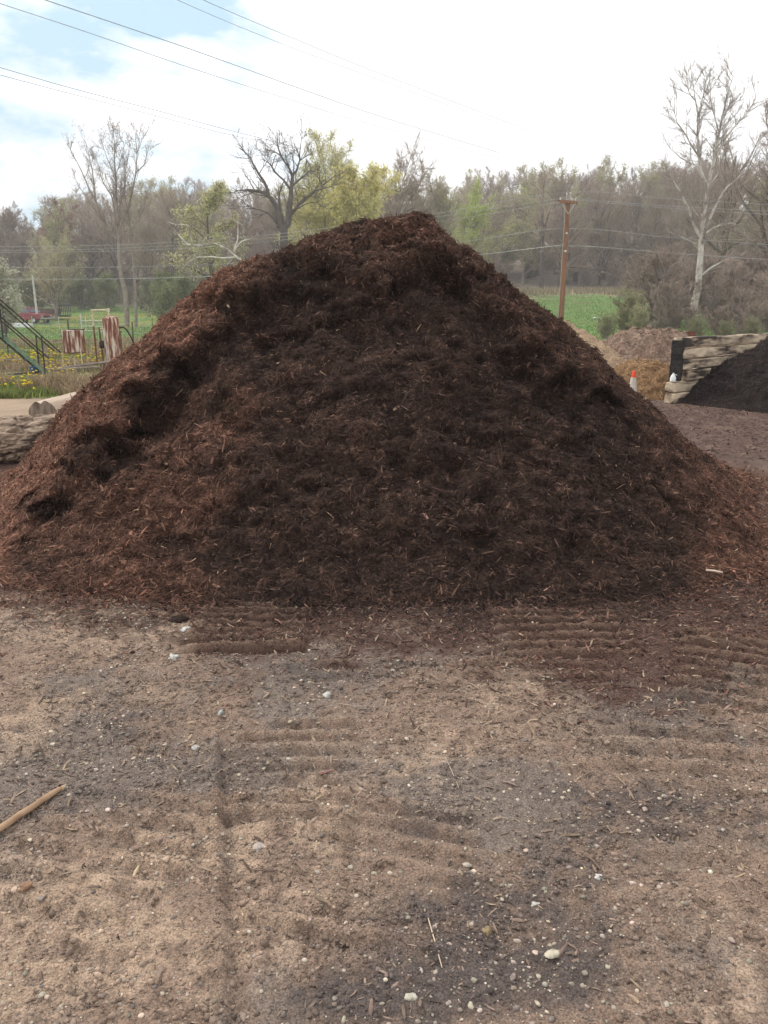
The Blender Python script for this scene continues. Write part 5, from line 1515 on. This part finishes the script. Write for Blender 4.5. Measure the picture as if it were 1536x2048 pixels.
# ------------------------------------------------------------------ grass, weeds, dandelions, dry grass
def blades(name, label, cat, xs, ys_, h, w_, cols, rng, m, lean=.35):
    n = len(xs); z0 = gz(xs, ys_)
    a = rng.uniform(0, 2 * np.pi, n); d = np.stack([np.cos(a), np.sin(a), 0 * a], 1)
    P = np.stack([xs, ys_, z0], 1); le = rng.normal(0, lean, (n, 2)) * h[:, None]
    midp = P + np.stack([le[:, 0] * .3, le[:, 1] * .3, h * .6], 1); tip = P + np.stack([le[:, 0], le[:, 1], h], 1)
    V = np.stack([P - d * w_[:, None] / 2, P + d * w_[:, None] / 2, midp + d * w_[:, None] * .4, midp - d * w_[:, None] * .4, tip], 1).reshape(-1, 3)
    b = np.arange(n)[:, None] * 5
    tag(link(name, np_mesh(name, V, [b + np.array([[0, 1, 2, 3]]), b + np.array([[3, 2, 4]])], [m], {"col": rep(cols, 5)})), label, cat, kind='stuff')


m_blade = mat("blades", (.85, .85, .85), (1.15, 1.15, 1.1), scale=3, rough=.8, attr="col", trans=.3)
rng = np.random.default_rng(91)
n = 150000
yy = 15.2 + (rng.random(n) ** 1.7) * 30; xx = rng.uniform(-.60, -.18, n) * yy
k = (yy > field_edge(xx) + rng.normal(0, .35, n) + .9 * fbm(xy0(xx, yy, .7), 3, 690)) ; xx, yy = xx[k], yy[k]; n = len(xx)
nz1 = fbm(xy0(xx, yy, .45), 3, 700); nz2 = fbm(xy0(xx, yy, .16), 3, 710)
dead = (nz1 + .5 * nz2 + .35 * sstep(19.5, 21.5, yy) * sstep(27, 23, yy) > .30)
strip = (yy > 18.9) & (yy < 21.7) & (rng.random(n) < .72)
xx, yy, nz1, nz2, dead = [a_[~strip] for a_ in (xx, yy, nz1, nz2, dead)]; n = len(xx)
h = np.where(dead, rng.uniform(.08, .34, n), rng.uniform(.06, .20, n)) * (.75 + .5 * np.clip(nz1 + .5, 0, 1)) * np.where((yy > 18.5) & (yy < 21.7), .5, 1)
cc = np.where(dead[:, None], np.array((.30, .225, .145)), np.array((.145, .185, .055))) * rng.lognormal(0, .3, n)[:, None]
cc[~dead] += np.clip(rng.normal(.02, .03, ((~dead).sum(), 1)), 0, .1) * np.array([1, .8, .1])
blades("grass", "green grass and dead stems on the bank beyond the dirt drive at the left", "grass", xx, yy, h, rng.uniform(.012, .03, n) * (.6 + yy / 40), np.clip(cc, .02, .6), rng, m_blade)
# dandelions
n = 8000
yy = 15.8 + (rng.random(n) ** 1.3) * 90; xx = rng.uniform(-.60, -.20, n) * yy
nz1 = fbm(xy0(xx, yy, .35), 3, 720)
k = (yy > field_edge(xx) + .2) & (nz1 + .45 * np.exp(-((yy - 25.5) / 3.0) ** 2) + .25 * sstep(18.5, 17, yy) - .5 * sstep(29, 33, yy) * sstep(92, 84, yy) > .06); xx, yy = xx[k], yy[k]; n = len(xx)
g = gz(xx, yy); hh = rng.uniform(.10, .32, n) + .12 * np.exp(-((yy - 25.5) / 3) ** 2)
V, f = lumps(np.stack([xx, yy, g + hh], 1), rng.uniform(.022, .04, n) * (.8 + yy / 70), rng, 0, .45, .15)
m_dand = mat("dandelion_yellow", (.72, .55, .02), (.62, .44, .02), scale=3, rough=.8)
tag(link("dandelions", np_mesh("dandelions", V, [f], [m_dand])), "yellow dandelions in the grass bank and meadow at the left", "flowers", kind='stuff')
# far meadow and field grass
n = 90000
yy = 40 + rng.random(n) * 78; xx = rng.uniform(-.56, .56, n) * yy
k = (np.abs(xx) > .10 * yy) & (yy > field_edge(xx) + 2); xx, yy = xx[k], yy[k]; n = len(xx)
cc = field_colour(xx, yy) * rng.lognormal(.05, .22, n)[:, None]
dryb = cc[:, 0] > cc[:, 1]
h = np.where(dryb & (xx > 0), rng.uniform(.35, .85, n), rng.uniform(.06, .16, n))
blades("meadow_grass", "short green meadow grass with a strip of tall dry straw before the wood", "grass", xx, yy, h, np.where(dryb & (xx > 0), .07, .05) * (.5 + yy / 100), np.clip(cc, .02, .6), rng, m_blade, .25)
# dry weeds round the tanks
n = 900
xs, ys_ = [], []
for cx, cy, sg, k in ((-8.6, 21.5, .9, 500), (-9.9, 21.9, .7, 350), (-7.3, 21.8, .6, 250)):
    xs.append(rng.normal(cx, sg, k)); ys_.append(rng.normal(cy, .5, k))
xs, ys_ = np.concatenate(xs), np.concatenate(ys_); n = len(xs)
cc = np.array((.33, .26, .18)) * rng.lognormal(0, .3, n)[:, None]
blades("dry_weeds", "dry pale weed stems tangled round the legs of the rusty tanks", "weeds", xs, ys_, rng.uniform(.08, .36, n), rng.uniform(.008, .016, n), np.clip(cc, .03, .6), rng, m_blade, .45)

# ------------------------------------------------------------------ air
HAZE = 0.0011
if HAZE:
    m = bpy.data.materials.new("haze"); m.use_nodes = True; nt = m.node_tree
    nt.nodes.remove(nt.nodes["Principled BSDF"])
    pv = nt.nodes.new("ShaderNodeVolumePrincipled"); pv.inputs["Density"].default_value = HAZE; pv.inputs["Color"].default_value = (.95, .94, .94, 1); pv.inputs["Anisotropy"].default_value = .2
    nt.links.new(pv.outputs["Volume"], nt.nodes["Material Output"].inputs["Volume"])
    mb = MB(); mb.box((0, 195, 34), (880, 520, 70)); o = mb.build("haze", m); tag(o, "thin pale spring haze over the whole place", "haze", kind='stuff')
